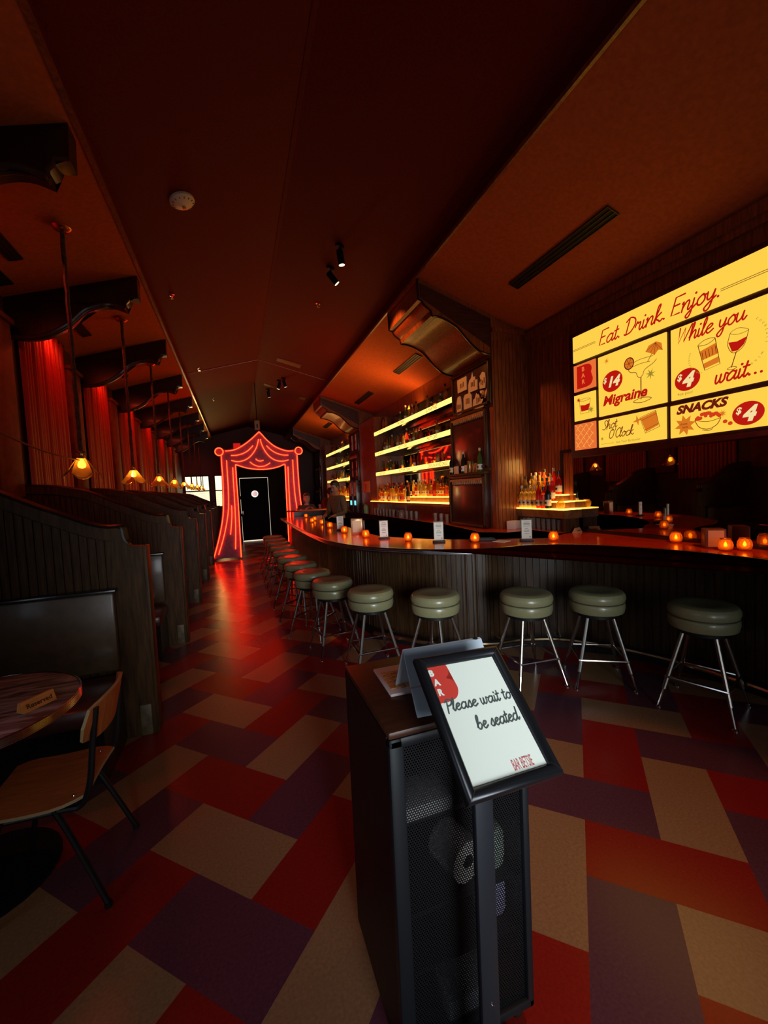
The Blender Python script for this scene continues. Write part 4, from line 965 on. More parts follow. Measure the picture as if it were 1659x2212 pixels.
for i, y in enumerate((10.45, 10.85)):
    r = thing('drink_dispenser', 'slim steel drink dispenser on the counter, %s of two' % ('right', 'left')[i], 'dispenser', (2.99, y, 1.05), 0, 'steel dispensers')
    MB().box((0, 0, .42), (.12, .30, .84), bev=.01).build('housing', mat('dark_steel', (.12, .11, .10), .3, .8), r)
    MB().box((-.062, 0, .62), (.006, .22, .34), bev=.002).build('front_panel', mat('pale_panel', (.45, .38, .28), .4), r)
    MB().box((-.063, 0, .25), (.006, .16, .12)).build('screen', SCR, r)
    MB().lathe([(0, -.03), (.05, -.02), (.055, .03), (0, .05)], 14, (-.07, 0, .45)).build('knob', mat('copper_knob', (.4, .16, .08), .3, .5), r)
# first pier: display board, panelled cupboard fronts, ledge with bottles
def board(y0, y1, z0, z1, x, label, frieze=True):
    r = thing('pier_panel', label, 'wall panel')
    MB().b2((x, y0, z0), (XP-.002, y1, z1), .004).build('panel', noisy('dark_burgundy_panel', (.045, .012, .010), .3, .3, 8, .05, coat=.35), r)
    b = MB(); f = .035
    for p0, p1 in (((x-.02, y0, z0), (x, y0+f, z1)), ((x-.02, y1-f, z0), (x, y1, z1)), ((x-.02, y0, z1-f), (x, y1, z1)), ((x-.02, y0, z0), (x, y1, z0+f))): b.b2(p0, p1, .006)
    b.build('frame', WOOD, r)
    if frieze:
        b = MB(); n = int((y1-y0-.1)/.045)
        b.b2((x-.018, y0+.04, z1-.075), (x-.001, y1-.04, z1-.045))
        for i in range(n):
            y = y0+.06+i*.045; b.lathe([(0, -.05), (.018, -.03), (.02, 0), (.012, .014), (0, .016)], 8, (x-.010, y, z1-.085))
        b.build('carved_frieze', noisy('gilded_carving', (.30, .15, .06), .35, .3, 30, .2), r)
    return r
for i, (y0, y1) in enumerate(piers):
    d = (('the near pier'), ('the middle pier'), ('the far pier'))[i]
    board(y0+.02, y1-.03, 2.62, 3.17, XP-.03, 'dark display board with little cut-outs, upper panel on '+d, False)
    board(y0+.10, y1+.02, 1.83, 2.60, XP-.045, 'dark burgundy panel with carved gilt frieze, middle panel on '+d)
    r = board(y0+.12, y1+.06, 1.06, 1.75, 2.975, 'dark burgundy cupboard with carved frieze, lower panel on '+d)
    MB().b2((2.955, y0+.10, 1.752), (XP, y1+.10, 1.785), .006).build('ledge', WOOD, r)
CUT = mat('cream_cutout', (.62, .50, .33), .6); CUTD = mat('printed_ink', (.18, .07, .03), .6)
def cutout(y, z, kind, label, i):
    r = thing('wall_cutout', label, 'cut-out', (XP-.034, y, z), 0, 'cut-outs on the display board'); m = frame((0, 0, 0), (0, -1, 0), (0, 0, 1))
    b = MB(); P = {'frame': [(-.12, -.09), (.12, -.09), (.12, .09), (-.12, .09)], 'city': [(-.11, -.1), (.11, -.1), (.11, .03), (.06, .03), (.06, .08), (.02, .08), (.0, .15), (-.03, .08), (-.08, .06), (-.11, 0)], 'head': [(-.07, -.08), (.05, -.09), (.07, 0), (.06, .09), (0, .12), (-.06, .08), (-.04, .02), (-.08, -.01)], 'smile': [(-.08, .05), (-.04, 0), (0, -.02), (.04, 0), (.08, .05), (.09, .01), (.04, -.06), (-.04, -.06), (-.09, .01)], 'mask': [(-.06, -.12), (.06, -.12), (.07, .02), (.05, .11), (.02, .13), (-.03, .12), (-.06, .05)], 'house': [(-.1, -.1), (.1, -.1), (.1, .06), (.06, .1), (-.06, .1), (-.1, .06)], 'bust': [(-.14, -.1), (.14, -.13), (.08, -.06), (.14, .0), (.13, .08), (.06, .1), (.0, .06), (-.04, .09), (-.08, .03), (-.12, .02)], 'tall': [(-.05, -.2), (.05, -.2), (.05, .08), (.03, .2), (-.03, .2), (-.05, .08)]}[kind]
    b.prism([(-u, v) for u, v in P], 'yz', -.012, .0); b.build('shape', CUT, r)
    b = MB(); rn = random.Random(i)
    for k in range(3): b.b2((-.0145, -.05+.035*k, -.05+.02*rn.random()), (-.012, -.03+.035*k, .01+.03*rn.random()))
    b.build('print', CUTD, r)
for i, (y, z, k, l) in enumerate(((5.03, 3.0, 'frame', 'small framed cream picture, top left on the near display board'), (4.76, 2.95, 'city', 'cream skyline cut-out, top middle on the near display board'), (4.53, 2.92, 'head', 'cream profile cut-out, top right on the near display board'), (4.53, 2.765, 'smile', 'cream crescent cut-out under the profile cut-out'), (5.13, 2.735, 'mask', 'cream bottle-shaped cut-out, lower left on the near display board'), (4.90, 2.75, 'house', 'cream house-shaped cut-out, lower middle on the near display board'), (4.64, 2.72, 'bust', 'cream figure cut-out, lower right on the near display board'), (10.45, 2.9, 'tall', 'tall cream cut-out, right one on the middle display board'), (10.8, 2.9, 'tall', 'tall cream cut-out, left one on the middle display board'))): cutout(y, z, k, l, i)
for i, y in enumerate((10.45, 10.85)): cutout(y, 2.2, 'tall', 'tall cream cut-out, %s one on the middle pier below the board' % ('right', 'left')[i], 20+i)
for i, (y, g, s, cc, lc, t) in enumerate(((5.36, 'dark green', 'wine', 'black', 'cream', 'leftmost on'), (5.03, 'dark green', 'wine', 'cream', 'white', 'in the middle of'), (4.62, 'green', 'tall', 'cream', 'white', 'rightmost on'))):
    bottle(s, g, cc, lc, (2.995, y, 1.785), '%s bottle with pale label, %s the ledge of the near pier' % (g, t), 'bottles on the pier ledge', .92)
CAN = mat('gold_can', (.55, .42, .14), .3, .9)
for i, (y, h) in enumerate(((4.87, .16), (4.77, .115), (4.70, .12))):
    o = MB().lathe([(0, 0), (.026, 0), (.03, .006), (.03, h-.01), (.026, h), (0, h-.003)], 16).build('drink_can', CAN); o.location = (2.995, y, 1.785); tag(o, 'gold drink can on the ledge of the near pier, %s from the left' % ORD[i], 'can', 'cans on the pier ledge')
for i, (y, w) in enumerate(((5.22, .13), (4.955, .07))):
    o = MB().box((0, 0, .055), (.006, w, .11), bev=.002).build('shelf_card', CUT); o.location = (2.985, y, 1.785); tag(o, ('wide', 'narrow')[i]+' cream card standing on the ledge of the near pier', 'card')
# scrolled wide brackets over the bar
QP = [(2.095, 4.0), (2.10, 3.772), (2.145, 3.762), (2.155, 3.735), (2.19, 3.70), (2.25, 3.66), (2.264, 3.605)]
QC = [(2.264, 3.605), (2.345, 3.603), (2.44, 3.58), (2.53, 3.54), (2.611, 3.49), (2.732, 3.37), (2.82, 3.295), (2.90, 3.245), (2.98, 3.222), (3.055, 3.212)]
for i, (y0, y1) in enumerate(piers):
    r = thing('bar_bracket', 'wide scrolled wooden bracket between the ceiling lip and %s' % ('the near pier', 'the middle pier', 'the far pier')[i], 'bracket', (0, 0, 0), 0, 'scrolled brackets over the bar')
    cv = [tuple(p) for p in crom(QC, 7)]; b = MB()
    pts = [(2.11, zright(2.11)-.004)]+QP[1:-1]+cv+[(XP-.003, zright(XP-.003)-.004)]
    b.prism(pts, 'xz', y0+.02, y1-.02); b.build('body', WOODM, r)
    b = MB()
    for yy in (y0+.012, y1-.012):
        b.tube([(x, yy, z) for x, z in QP]+[(x, yy, z-.004) for x, z in cv[1:]], .014, 6)
    b.build('edge_moulding', BLACKW, r)
    MB().prism([(2.13, 4.0)]+[(2.13, 3.80)]+[(XP-.003, 3.3), (XP-.003, zright(XP)-.02)], 'xz', y0+.008, y0+.02).build('face_board', noisy('deep_red_wood', (.06, .016, .010), .4, .4, 8, .08, stretch=(.6, 6, 6)), r)
    b = MB(); b.prism([(2.10, zright(2.10)-.045), (2.10, zright(2.10)-.006), (XP, zright(XP)-.006), (XP, zright(XP)-.045)], 'xz', y0-.012, y0+.012); b.build('crown_strip', WOODM, r)
# ------------------------------------------------------------------ corner display
r = riser('corner_display', 'underlit corner cabinet stacked with bottles between the wood wall and the mirror', [((3.345, 3.55, 1.20), (3.592, 4.355, 1.305)), ((3.42, 3.64, 1.305), (3.592, 4.355, 1.385)), ((3.50, 3.72, 1.385), (3.592, 4.355, 1.46))])
b = MB()
b.b2((3.36, 3.56, 1.05), (3.592, 3.60, 1.20)); b.b2((3.56, 3.56, 1.05), (3.592, 4.355, 1.20)); b.b2((3.36, 4.32, 1.05), (3.592, 4.355, 1.20)); b.build('carcass', WOOD, r)
G = 'bottles on the corner display'
for rowi, (y0, y1, x, z, n, wh) in enumerate(((3.80, 4.34, 3.385, 1.305, 7, 'in the front row'), (3.82, 4.35, 3.46, 1.385, 7, 'in the middle row'), (3.80, 4.35, 3.545, 1.46, 7, 'in the back row'))):
    for i in range(n):
        y = y1-(i+.5)*(y1-y0)/n; t = i/(n-1)
        g = ['yellow', 'clear', 'clear', 'yellow', 'red', 'red', 'dark green'][i] if rowi == 0 else (['clear', 'yellow', 'clear', 'yellow', 'yellow', 'red', 'red'][i] if rowi == 1 else ['yellow', 'clear', 'yellow', 'amber', 'amber', 'red', 'red'][i])
        bottle('wine' if g == 'dark green' else ('round', 'tall', 'round', 'shoulder', 'round', 'tall', 'round')[(i*2+rowi) % 7], g, ('cream', 'black', 'brass', 'cream', 'red', 'black', 'black')[(i+rowi) % 7], ('cream', 'white', 'cream', 'tan', 'cream', 'tan', 'white')[i], (x, y, z), '%s bottle, %s from the left %s of the corner display' % (g, ORD[i], wh), G, .93)
o = MB().lathe([(0, 0), (.03, 0), (.045, .02), (.05, .06), (.03, .085), (.035, .09), (0, .088)], 16).build('glass_bowl', GLASSC['yellow']); o.location = (3.40, 3.66, 1.305); tag(o, 'small yellow glass bowl at the front corner of the corner display', 'bowl')
for i in range(8): tumbler((3.42, 3.70+.085*(7-i), 1.05), 'upturned drinking glass under the corner display, %s from the left' % ORD[i], 'glasses under the corner display', .95)
r = thing('napkin_box', 'white napkin box on the counter beside the corner glasses', 'napkin box', (3.23, 4.27, 1.05), .5)
MB().box((0, 0, .05), (.16, .12, .10), bev=.004).build('box', mat('white_card', (.72, .62, .52), .6), r); MB().box((0, 0, .101), (.11, .03, .004)).build('napkin', mat('white_napkin', (.85, .8, .72), .8), r)
r = thing('table_tent', 'small cream card tent on the bar in front of the corner display', 'card', (3.47, 3.50, BZ), .35)
MB().prism([(-.03, 0), (.03, 0), (0, .055)], 'yz', -.06, .06).build('card', mat('cream_card', (.5, .38, .2), .6), r); MB().b2((-.03, -.0225, .02), (.03, -.018, .03)).build('print', CUTD, r)
# menu stands on the bar
def menu_stand(x, y, rz, label, h=.20):
    r = thing('menu_stand', label, 'menu stand', (x, y, BZ), rz, 'clear menu stands on the bar')
    MB().box((0, 0, .008), (.13, .075, .016), bev=.003).build('base', BLACK, r)
    MB().box((0, 0, .016+h/2), (.105, .012, h), bev=.002).build('acrylic_sleeve', CLEARG, r)
    MB().box((0, -.0085, .016+h/2), (.092, .002, h-.02)).build('menu_card', mat('menu_paper', (.80, .74, .62), .6), r)
    b = MB(); m = frame((-.046, -.0100, .026), (1, 0, 0), (0, 0, 1))
    for k, (wd, z) in enumerate(((.05, .16), (.06, .145), (.055, .135), (.06, .12), (.03, .095), (.05, .08), (.05, .07), (.04, .045))): b.poly([(.046-wd/2, z), (.046+wd/2, z), (.046+wd/2, z+.004), (.046-wd/2, z+.004)], m)
    b.poly([(.07, .012), (.082, .012), (.082, .02), (.07, .02)], m)
    b.build('print', mat('grey_ink', (.12, .10, .08), .7), r)
menu_stand(2.64, 3.30, -.55, 'white menu stand on the bar, rightmost, in front of the corner glasses')
menu_stand(1.93, 3.78, -.45, 'white menu stand on the bar, second from the right')
menu_stand(1.57, 4.45, -.3, 'white menu stand on the bar, third from the right')
menu_stand(1.40, 5.87, -.2, 'menu stand on the bar left behind the napkin caddy')
r = thing('napkin_caddy', 'tall amber-lit napkin caddy with a dark card on the left part of the bar', 'napkin caddy', (1.44, 5.12, BZ), -.25)
MB().box((0, 0, .105), (.15, .09, .21), bev=.006).build('caddy', mat('brass_tint_metal', (.65, .42, .22), .25, .8), r)
MB().box((0, -.047, .11), (.11, .005, .15), bev=.002).build('napkin_stack', LABC['cream'], r); MB().box((.09, -.02, .09), (.018, .08, .18), bev=.002).build('side_card', mat('dark_red_card', (.12, .015, .012), .4), r)
r = thing('napkin_dispenser', 'brown napkin dispenser with cream front on the bar by the mirror', 'napkin dispenser', (3.44, 2.12, BZ), -.75)
MB().box((0, 0, .075), (.13, .11, .15), bev=.006).build('housing', noisy('brown_plastic', (.14, .055, .03), .4, .2, 20), r); MB().box((-.0, -.057, .076), (.10, .005, .125), bev=.002).build('napkin_stack', mat('cream_napkin', (.60, .48, .32), .8), r)
o = MB().cyl((0, 0, 0), .016, .15, 12).build('dark_bottle', mat('dark_red_bottle', (.12, .012, .01), .2)); o.location = (1.34, 6.75, BZ); tag(o, 'thin dark red bottle among the far candles on the bar', 'bottle')
o = MB().box((0, 0, .06), (.11, .006, .12), bev=.002).build('drink_card', mat('orange_card', (.6, .2, .06), .6)); o.location = (1.50, 8.0, BZ); tag(o, 'small orange card standing on the far part of the bar', 'card')
o = MB().box((0, 0, .002), (.13, .13, .003)).build('bar_napkin', mat('white_napkin', (.85, .8, .72), .8)); o.location = (2.45, 3.44, BZ); o.rotation_euler.z = .4; tag(o, 'flat white napkin on the bar left of the rightmost menu stand', 'napkin')
r = thing('bar_mat_tray', 'black rubber tray on the inner edge of the bar', 'tray', (2.33, 3.60, BZ), -.5)
MB().box((0, 0, .012), (.26, .09, .024), bev=.006).build('tray', BLACK, r); MB().box((0, 0, .026), (.20, .05, .006), bev=.002).build('mat', mat('rubber_grey', (.05, .05, .05), .6), r)
# ================================================================== HOST STAND
HX0, HX1, HY0, HY1, HZ = .32, .74, .945, 1.385, 1.0
r = thing('host_stand', 'black host podium with perforated metal front and brown wood top', 'host stand')
TOPW = noisy('brown_podium_top', (.045, .014, .006), .42, .3, 10, .05, stretch=(1, 6, 6), spec=.3)
MB().b2((HX0, HY0, HZ-.02), (HX1, HY1, HZ), .006).build('top', TOPW, r)
b = MB()
b.b2((HX0, HY0+.02, .08), (HX0+.016, HY1, HZ-.02)); b.b2((HX1-.016, HY0+.02, .08), (HX1, HY1, HZ-.02)); b.b2((HX0, HY1-.016, .08), (HX1, HY1, HZ-.02)); b.b2((HX0, HY0+.02, .06), (HX1, HY1, .08)); b.build('carcass', noisy('podium_black_panel', (.008, .005, .004), .5, .3, 12, .05, spec=.2), r)
b = MB()
for z in (.26, .43, .70): b.b2((HX0+.016, HY0+.05, z), (HX1-.016, HY1-.016, z+.012))
b.build('inner_shelf', BLACKM, r)
b = MB()
b.b2((HX0, HY0, .06), (HX0+.042, HY0+.03, HZ-.02), .008); b.b2((HX1-.024, HY0, .06), (HX1, HY0+.03, HZ-.02), .008); b.b2((HX0, HY0, HZ-.05), (HX1, HY0+.03, HZ-.02), .008); b.b2((HX0, HY0, .06), (HX1, HY0+.03, .09), .008)
dr_ = b.build('door_frame', BLACKM, r)
mm = bpy.data.materials.new('perforated_black_steel'); mm.use_nodes = True; N, L, bs = nodes(mm)
bs.inputs['Base Color'].default_value = (.006, .006, .007, 1); bs.inputs['Roughness'].default_value = .45; bs.inputs['Specular IOR Level'].default_value = .2
tc = N.new('ShaderNodeTexCoord'); sp = N.new('ShaderNodeSeparateXYZ'); L.new(tc.outputs['Object'], sp.inputs[0])
def mth(op, a, c=None):
    n = N.new('ShaderNodeMath'); n.operation = op
    for i, v in enumerate((a, c)):
        if v is None: continue
        if isinstance(v, (int, float)): n.inputs[i].default_value = v
        else: L.new(v, n.inputs[i])
    return n.outputs[0]
def dots(ox, oz):
    px, pz = .0075, .013
    fx = mth('SUBTRACT', mth('FRACT', mth('ADD', mth('DIVIDE', sp.outputs[0], px), ox)), .5); fz = mth('SUBTRACT', mth('FRACT', mth('ADD', mth('DIVIDE', sp.outputs[2], pz), oz)), .5)
    return mth('SQRT', mth('ADD', mth('POWER', mth('MULTIPLY', fx, px), 2), mth('POWER', mth('MULTIPLY', fz, pz), 2)))
dd = mth('MINIMUM', dots(0, 0), dots(.5, .5)); L.new(mth('GREATER_THAN', dd, .0026), bs.inputs['Alpha'])
MB().b2((HX0+.04, HY0+.014, .085), (HX1-.022, HY0+.0155, HZ-.05)).build('perforated_panel', mm, dr_)
for x in (HX0+.03, HX1-.04):
    for y in (HY0+.05, HY1-.04):
        b = MB(); b.lathe([(0, -.013), (.026, -.013), (.03, -.006), (.03, .006), (.026, .013), (0, .013)], 18, (x, y, .03), Matrix.Rotation(PI/2, 3, 'Y')); b.b2((x-.018, y-.018, .03), (x+.018, y+.018, .062)); b.build('caster', BLACK, r)
# things kept inside, seen through the holes
WP = mat('white_paper_stack', (.42, .41, .39), .7)
o = MB().box((0, 0, .018), (.15, .12, .036), bev=.002).build('paper_stack', WP); o.location = (.44, 1.05, .712); tag(o, 'white paper stack behind the perforated front, upper shelf of the podium', 'paper')
o = MB().lathe([(.02, 0), (.06, 0), (.06, .11), (.02, .11)], 24).build('paper_roll', mat('pale_roll', (.55, .5, .44), .8)); o.location = (.55, 1.13, .502); o.rotation_euler = (PI/2, 0, .25); tag(o, 'pale paper roll behind the perforated front, lower shelf of the podium', 'roll')
o = MB().lathe([(0, 0), (.045, 0), (.05, .03), (.048, .09), (.03, .11), (0, .112)], 18).build('spray_can', mat('pale_green_can', (.45, .6, .45), .4)); o.location = (.675, 1.07, .442); tag(o, 'pale green container behind the perforated front, right side', 'container')
o = MB().box((0, 0, .07), (.09, .10, .14), bev=.02).build('folded_bag', mat('lilac_plastic_bag', (.50, .50, .75), .35)); o.location = (.67, 1.08, .272); tag(o, 'lilac plastic bag behind the perforated front, lower right', 'bag')
o = MB().box((0, 0, .03), (.16, .14, .06), bev=.004).build('carton', mat('grey_carton', (.28, .28, .30), .6)); o.location = (.56, 1.06, .08); tag(o, 'grey carton at the bottom of the podium behind the perforated front', 'box')
# tablet, cover and keyboard on top
r = thing('tablet', 'pale blue tablet tented on its folding cover on the podium top', 'tablet', (.545, 1.10, HZ), -.06)
LB = mat('pale_blue_cover', (.40, .47, .54), .5); LB2 = mat('pale_blue_edge', (.60, .66, .72), .35)
def slab(p0, p1, wd, x0, th, b):
    p0, p1 = Vector(p0), Vector(p1); d = p1-p0; a = math.atan2(d.z, d.y)
    b.box((x0, (p0.y+p1.y)/2, (p0.z+p1.z)/2), (wd, d.length, th), bev=.003, R=Matrix.Rotation(a, 3, 'X'))
b = MB(); slab((0, .055, .006), (0, -.035, .150), .25, 0, .009, b); b.build('tablet_body', LB2, r)
b = MB(); slab((0, .063, .008), (0, -.024, .146), .235, 0, .002, b); b.build('screen', mat('dark_screen', (.01, .01, .012), .1), r)
b = MB(); slab((0, -.037, .150), (0, -.090, .066), .25, 0, .006, b); slab((0, -.092, .064), (0, -.135, .004), .25, 0, .006, b); b.build('folding_cover', LB, r)
b = MB(); b.cyl((.105, -.038, .1505), .007, .003, 14); b.build('camera_lens', BLACK, r)
r = thing('keyboard', 'slim pinkish keyboard with amber-lit keys on the podium top beside the tablet', 'keyboard', (.475, 1.20, HZ), -.04)
MB().box((0, 0, .005), (.165, .19, .010), bev=.004).build('deck', mat('pinkish_plastic', (.62, .45, .42), .45), r)
b = MB()
for i in range(6):
    for j in range(5): b.box((-.062+.0245*i, -.06+.024*j, .012), (.020, .019, .005), bev=.0015, seg=1)
b.build('key', mat('amber_lit_keys', (.55, .20, .06), .4), r)  # orange light on the keys is painted as their base colour
# sign stand in front
r = thing('waiting_sign_stand', 'black floor stand holding a tilted framed notice in front of the podium', 'sign stand', (0, 0, 0))
C0 = Vector((.506, .801, 1.082)); a_, b_, g_ = .115, -.861, .082
Rm = (Matrix.Rotation(a_, 3, 'Z') @ Matrix.Rotation(b_, 3, 'X') @ Matrix.Rotation(g_, 3, 'Y'))
FM = Rm.to_4x4(); FM.translation = C0
FP = FM @ Matrix(((1, 0, 0, 0), (0, 0, -1, 0), (0, 1, 0, 0), (0, 0, 0, 1)))     # (u, v, n): u right, v up the sheet, n towards the reader
FW, FH, FB = .245, .31, .026
sec = [(0, 0), (.0, .006), (.005, .013), (.012, .0155), (.019, .012), (FB, .003), (FB, -.004), (0, -.008)]
b = MB(); corners = [(-FW/2, FH/2, 1, -1), (FW/2, FH/2, -1, -1), (FW/2, -FH/2, -1, 1), (-FW/2, -FH/2, 1, 1)]
rings = [[b.bm.verts.new(FP @ Vector((x+sx*d, y+sy*d, h))) for d, h in sec] for x, y, sx, sy in corners]
for i in range(4):
    A, B = rings[i], rings[(i+1) % 4]
    for k in range(len(sec)): b._f([A[k], A[(k+1) % len(sec)], B[(k+1) % len(sec)], B[k]])
fr_o = b.build('snap_frame', mat('black_anodised_frame', (.018, .019, .022), .3, .6), r, auto=50)
b = MB()
for x, y, sx, sy in corners:
    p = Vector((x, y)); b.ribbon([(x+sx*.002, y+sy*.002), (x+sx*.014, y+sy*.014), (x+sx*FB, y+sy*FB)], .0012, FP, .0163, round_=False)
b.build('mitre_joint', STEEL, fr_o)
MB().poly([(-FW/2+.004, -FH/2+.004, -.007), (FW/2-.004, -FH/2+.004, -.007), (FW/2-.004, FH/2-.004, -.007), (-FW/2+.004, FH/2-.004, -.007)], FP).build('back_plate', BLACKM, r)
PX, PY = FW/2-FB+.002, FH/2-FB+.002
po = MB().poly([(-PX, -PY, .001), (PX, -PY, .001), (PX, PY, .001), (-PX, PY, .001)], FP).build('notice_sheet', mat('notice_white', (.66, .70, .62), .55), r)
GREY = mat('charcoal_ink', (.06, .075, .07), .6); RINK = mat('brick_red_ink', (.50, .035, .022), .6)
b = MB()
b.script('Please wait to', .0145, FP, (-PX+.010, .020), wd=.24, off=.0018, slant=.12, sx=1.26); b.script('be seated', .0150, FP, (-.030, -.030), wd=.24, off=.0018, slant=.12, sx=1.12)
b.build('lettering', GREY, po)
b = MB(); b.text('BAR BETSIE', .030, FP, (.012, -PY+.008), .0018, bold=.0002, sx=.36); b.build('venue_lettering', mat('rose_ink', (.45, .09, .10), .6), po)
b = MB(); q = bshape(-PX+.013, PY-.037, .105); q = [(max(x, -PX+.0005), min(y, PY-.0005)) for x, y in q]
b.poly([(x, y, .0016) for x, y in q], FP); b.build('emblem', RINK, po)
b = MB()
for i, ch in enumerate('BAR'): b.text(ch, .021, FP, (-PX+.006+(0 if i else -.004), PY-.024-i*.024), .002, bold=.0012)
b.build('emblem_lettering', mat('notice_white', (.66, .70, .62), .55), po)
b = MB(); b.b2((.484, .815, .02), (.534, .835, 1.06), .004); b.build('pole', mat('black_pole', (.016, .018, .024), .4, .3), r)
b = MB(); b.lathe([(0, .812), (.0, .812), (.004, .8135), (.0, .8135)], 10); b.lathe([(0, 0), (.004, 0), (.003, .003), (0, .004)], 10, (.512, .815, .34), Matrix.Rotation(PI/2, 3, 'X')); b.build('pole_screw', CHROME, r)
b = MB(); b.box((.509, .825, .01), (.30, .24, .02), bev=.006); b.build('base_plate', BLACKM, r)
b = MB(); b.b2((.49, .80, 1.02), (.53, .84, 1.075), .004); b.build('hinge', BLACKM, r)
# ================================================================== FRONT LEFT: ROUND TABLE AND CHAIR
r = thing('round_table', 'round dark marbled table with ribbed metal edge at the left', 'table', (-1.14, 2.2, 0))
TM = mat('smoky_marble_laminate', (.05, .045, .045), .45, spec=.25)
N, L, bs = nodes(TM); tc = N.new('ShaderNodeTexCoord'); mp = N.new('ShaderNodeMapping'); mp.inputs['Scale'].default_value = (2, 9, 2); mp.inputs['Rotation'].default_value = (0, 0, .35)
nz = N.new('ShaderNodeTexNoise'); nz.inputs['Scale'].default_value = 2.2; nz.inputs['Detail'].default_value = 9; nz.inputs['Distortion'].default_value = 1.2
cr = N.new('ShaderNodeValToRGB'); cr.color_ramp.elements[0].position = .38; cr.color_ramp.elements[0].color = (.07, .058, .055, 1); cr.color_ramp.elements[1].position = .66; cr.color_ramp.elements[1].color = (.42, .37, .36, 1)
L.new(tc.outputs['Object'], mp.inputs[0]); L.new(mp.outputs[0], nz.inputs['Vector']); L.new(nz.outputs[0], cr.inputs[0]); L.new(cr.outputs[0], bs.inputs['Base Color'])
MB().lathe([(0, .714), (.392, .714), (.398, .718), (.398, .747), (.392, .75), (0, .75)], 64).build('tabletop', TM, r)
b = MB()
pr_ = [(.398, .712)]
for i in range(5): z = .715+i*.0072; pr_ += [(.4035, z), (.4045, z+.0028), (.4035, z+.0052), (.3995, z+.0062)]
b.lathe(pr_+[(.398, .752)], 72); b.build('metal_edge', RAIL, r, auto=60)
b = MB(); b.cyl((0, 0, .03), .04, .69); b.lathe([(0, 0), (.28, 0), (.28, .012), (.08, .035), (0, .04)], 28); b.build('pedestal', BLACKM, r)
r = thing('reserved_block', 'small orange wooden block marked reserved on the round table', 'reserved sign', (-.865, 2.145, .75), math.atan2(2.262-2.171, .923-.865)*0+.93)
WB = noisy('orange_wood_block', (.80, .26, .06), .5, .2, 20, .05, stretch=(1, 8, 1))
R_ = Matrix.Rotation(-.55, 3, 'X')
MB().prism([(-.024, 0), (.024, 0), (.012, .042), (-.006, .046)], 'yz', -.064, .064).build('block', WB, r)
p0, p1 = Vector((0, -.024, 0)), Vector((0, -.006, .046)); mt = frame((-.064, -.0246, .0), (1, 0, 0), p1-p0)
b = MB(); b.text('Reserved', .027, mt, (.064, .014), .0008, bold=.0006, align='CENTER'); b.build('lettering', mat('burnt_ink', (.06, .01, .005), .7), r)
# plywood school-style chair facing the table
r = thing('dining_chair', 'plywood chair on a black steel frame pulled up to the round table', 'chair', (-.80, 2.075, 0), math.radians(88))
PLY = noisy('honey_plywood', (.52, .14, .03), .42, .25, 10, .05, stretch=(8, 1, 1), coat=.2); PLYE = mat('plywood_edge', (.42, .27, .12), .6)
def shell(grid, th, name, par):
    b = MB(); g = [[b.bm.verts.new(p) for p in row] for row in grid]
    for A, B in zip(g, g[1:]):
        for i in range(len(A)-1): b._f([A[i], A[i+1], B[i+1], B[i]])
    bmesh.ops.recalc_face_normals(b.bm, faces=b.bm.faces)
    bmesh.ops.solidify(b.bm, geom=b.bm.faces[:], thickness=th)
    for f in b.bm.faces:
        if f.calc_area() < .0006 and len(f.verts) == 4 and min(e.calc_length() for e in f.edges) < th*1.3: f.material_index = 1
    return b.build(name, [PLY, PLYE], par)
# local: x across, y from back (-) to front (+); chair front points at +y -> world -x after rotation
def seatp(i, j):
    u = -1+2*i/10; v = j/10; w_ = .205-.03*max(0, .25-v)*4-.012*v
    e = 1-.10*max(0, abs(v-.5)*2-.75)*4
    return (u*w_*e, -.175+.385*v+.012*(1-u*u)*(1 if v < .1 else 0), .452-.012*math.sin(PI*v)+.006*u*u-.02*max(0, v-.85)*4)
shell([[seatp(i, j) for i in range(11)] for j in range(11)], .012, 'seat', r)
def backp(i, j):
    u = -1+2*i/12; v = j/6; k = 1-.12*abs(v-.5)*2*(abs(u) > .8)
    return (u*.215*k, -.205+.045*u*u-.035*v-.02, .655+.165*v-.02*(abs(u)**3)*(1 if v > .5 else -1)*abs(v-.5)*2)
shell([[backp(i, j) for i in range(13)] for j in range(7)], .013, 'backrest', r)
FRM = mat('black_tube_frame', (.012, .011, .011), .35, .3)
b = MB()
for sx in (-1, 1):
    b.tube([tuple(q) for q in crom([(sx*.165, -.225, .80), (sx*.165, -.205, .66), (sx*.168, -.185, .50), (sx*.168, -.15, .418), (sx*.165, -.08, .412), (sx*.155, .17, .410)], 5)], .012, 8)
b.tube([(-.155, .15, .410), (.155, .15, .410)], .011, 8); b.tube([(-.165, -.07, .410), (.165, -.07, .410)], .011, 8); b.build('back_frame', FRM, r)
for sx in (-1, 1):
    lg = MB().tube([tuple(q) for q in crom([(sx*.15, -.02, .408), (sx*.17, -.07, .40), (sx*.205, -.225, .015)], 6)], .0115, 8).build('leg', FRM, r); MB().cyl((sx*.205, -.225, 0), .014, .02, 10).build('foot_cap', BLACK, lg)
    lg = MB().tube([tuple(q) for q in crom([(sx*.15, .08, .408), (sx*.17, .12, .40), (sx*.20, .20, .015)], 6)], .0115, 8).build('leg', FRM, r); MB().cyl((sx*.20, .20, 0), .014, .02, 10).build('foot_cap', BLACK, lg)
b = MB()
for sx in (-1, 1): b.lathe([(0, 0), (.006, 0), (.005, .003), (0, .004)], 10, (sx*.165, -.222+.0, .76), Matrix.Rotation(-PI/2, 3, 'X')); b.lathe([(0, 0), (.006, 0), (.005, .003), (0, .004)], 10, (sx*.15, -.12, .452))
b.build('rivet', CHROME, r)
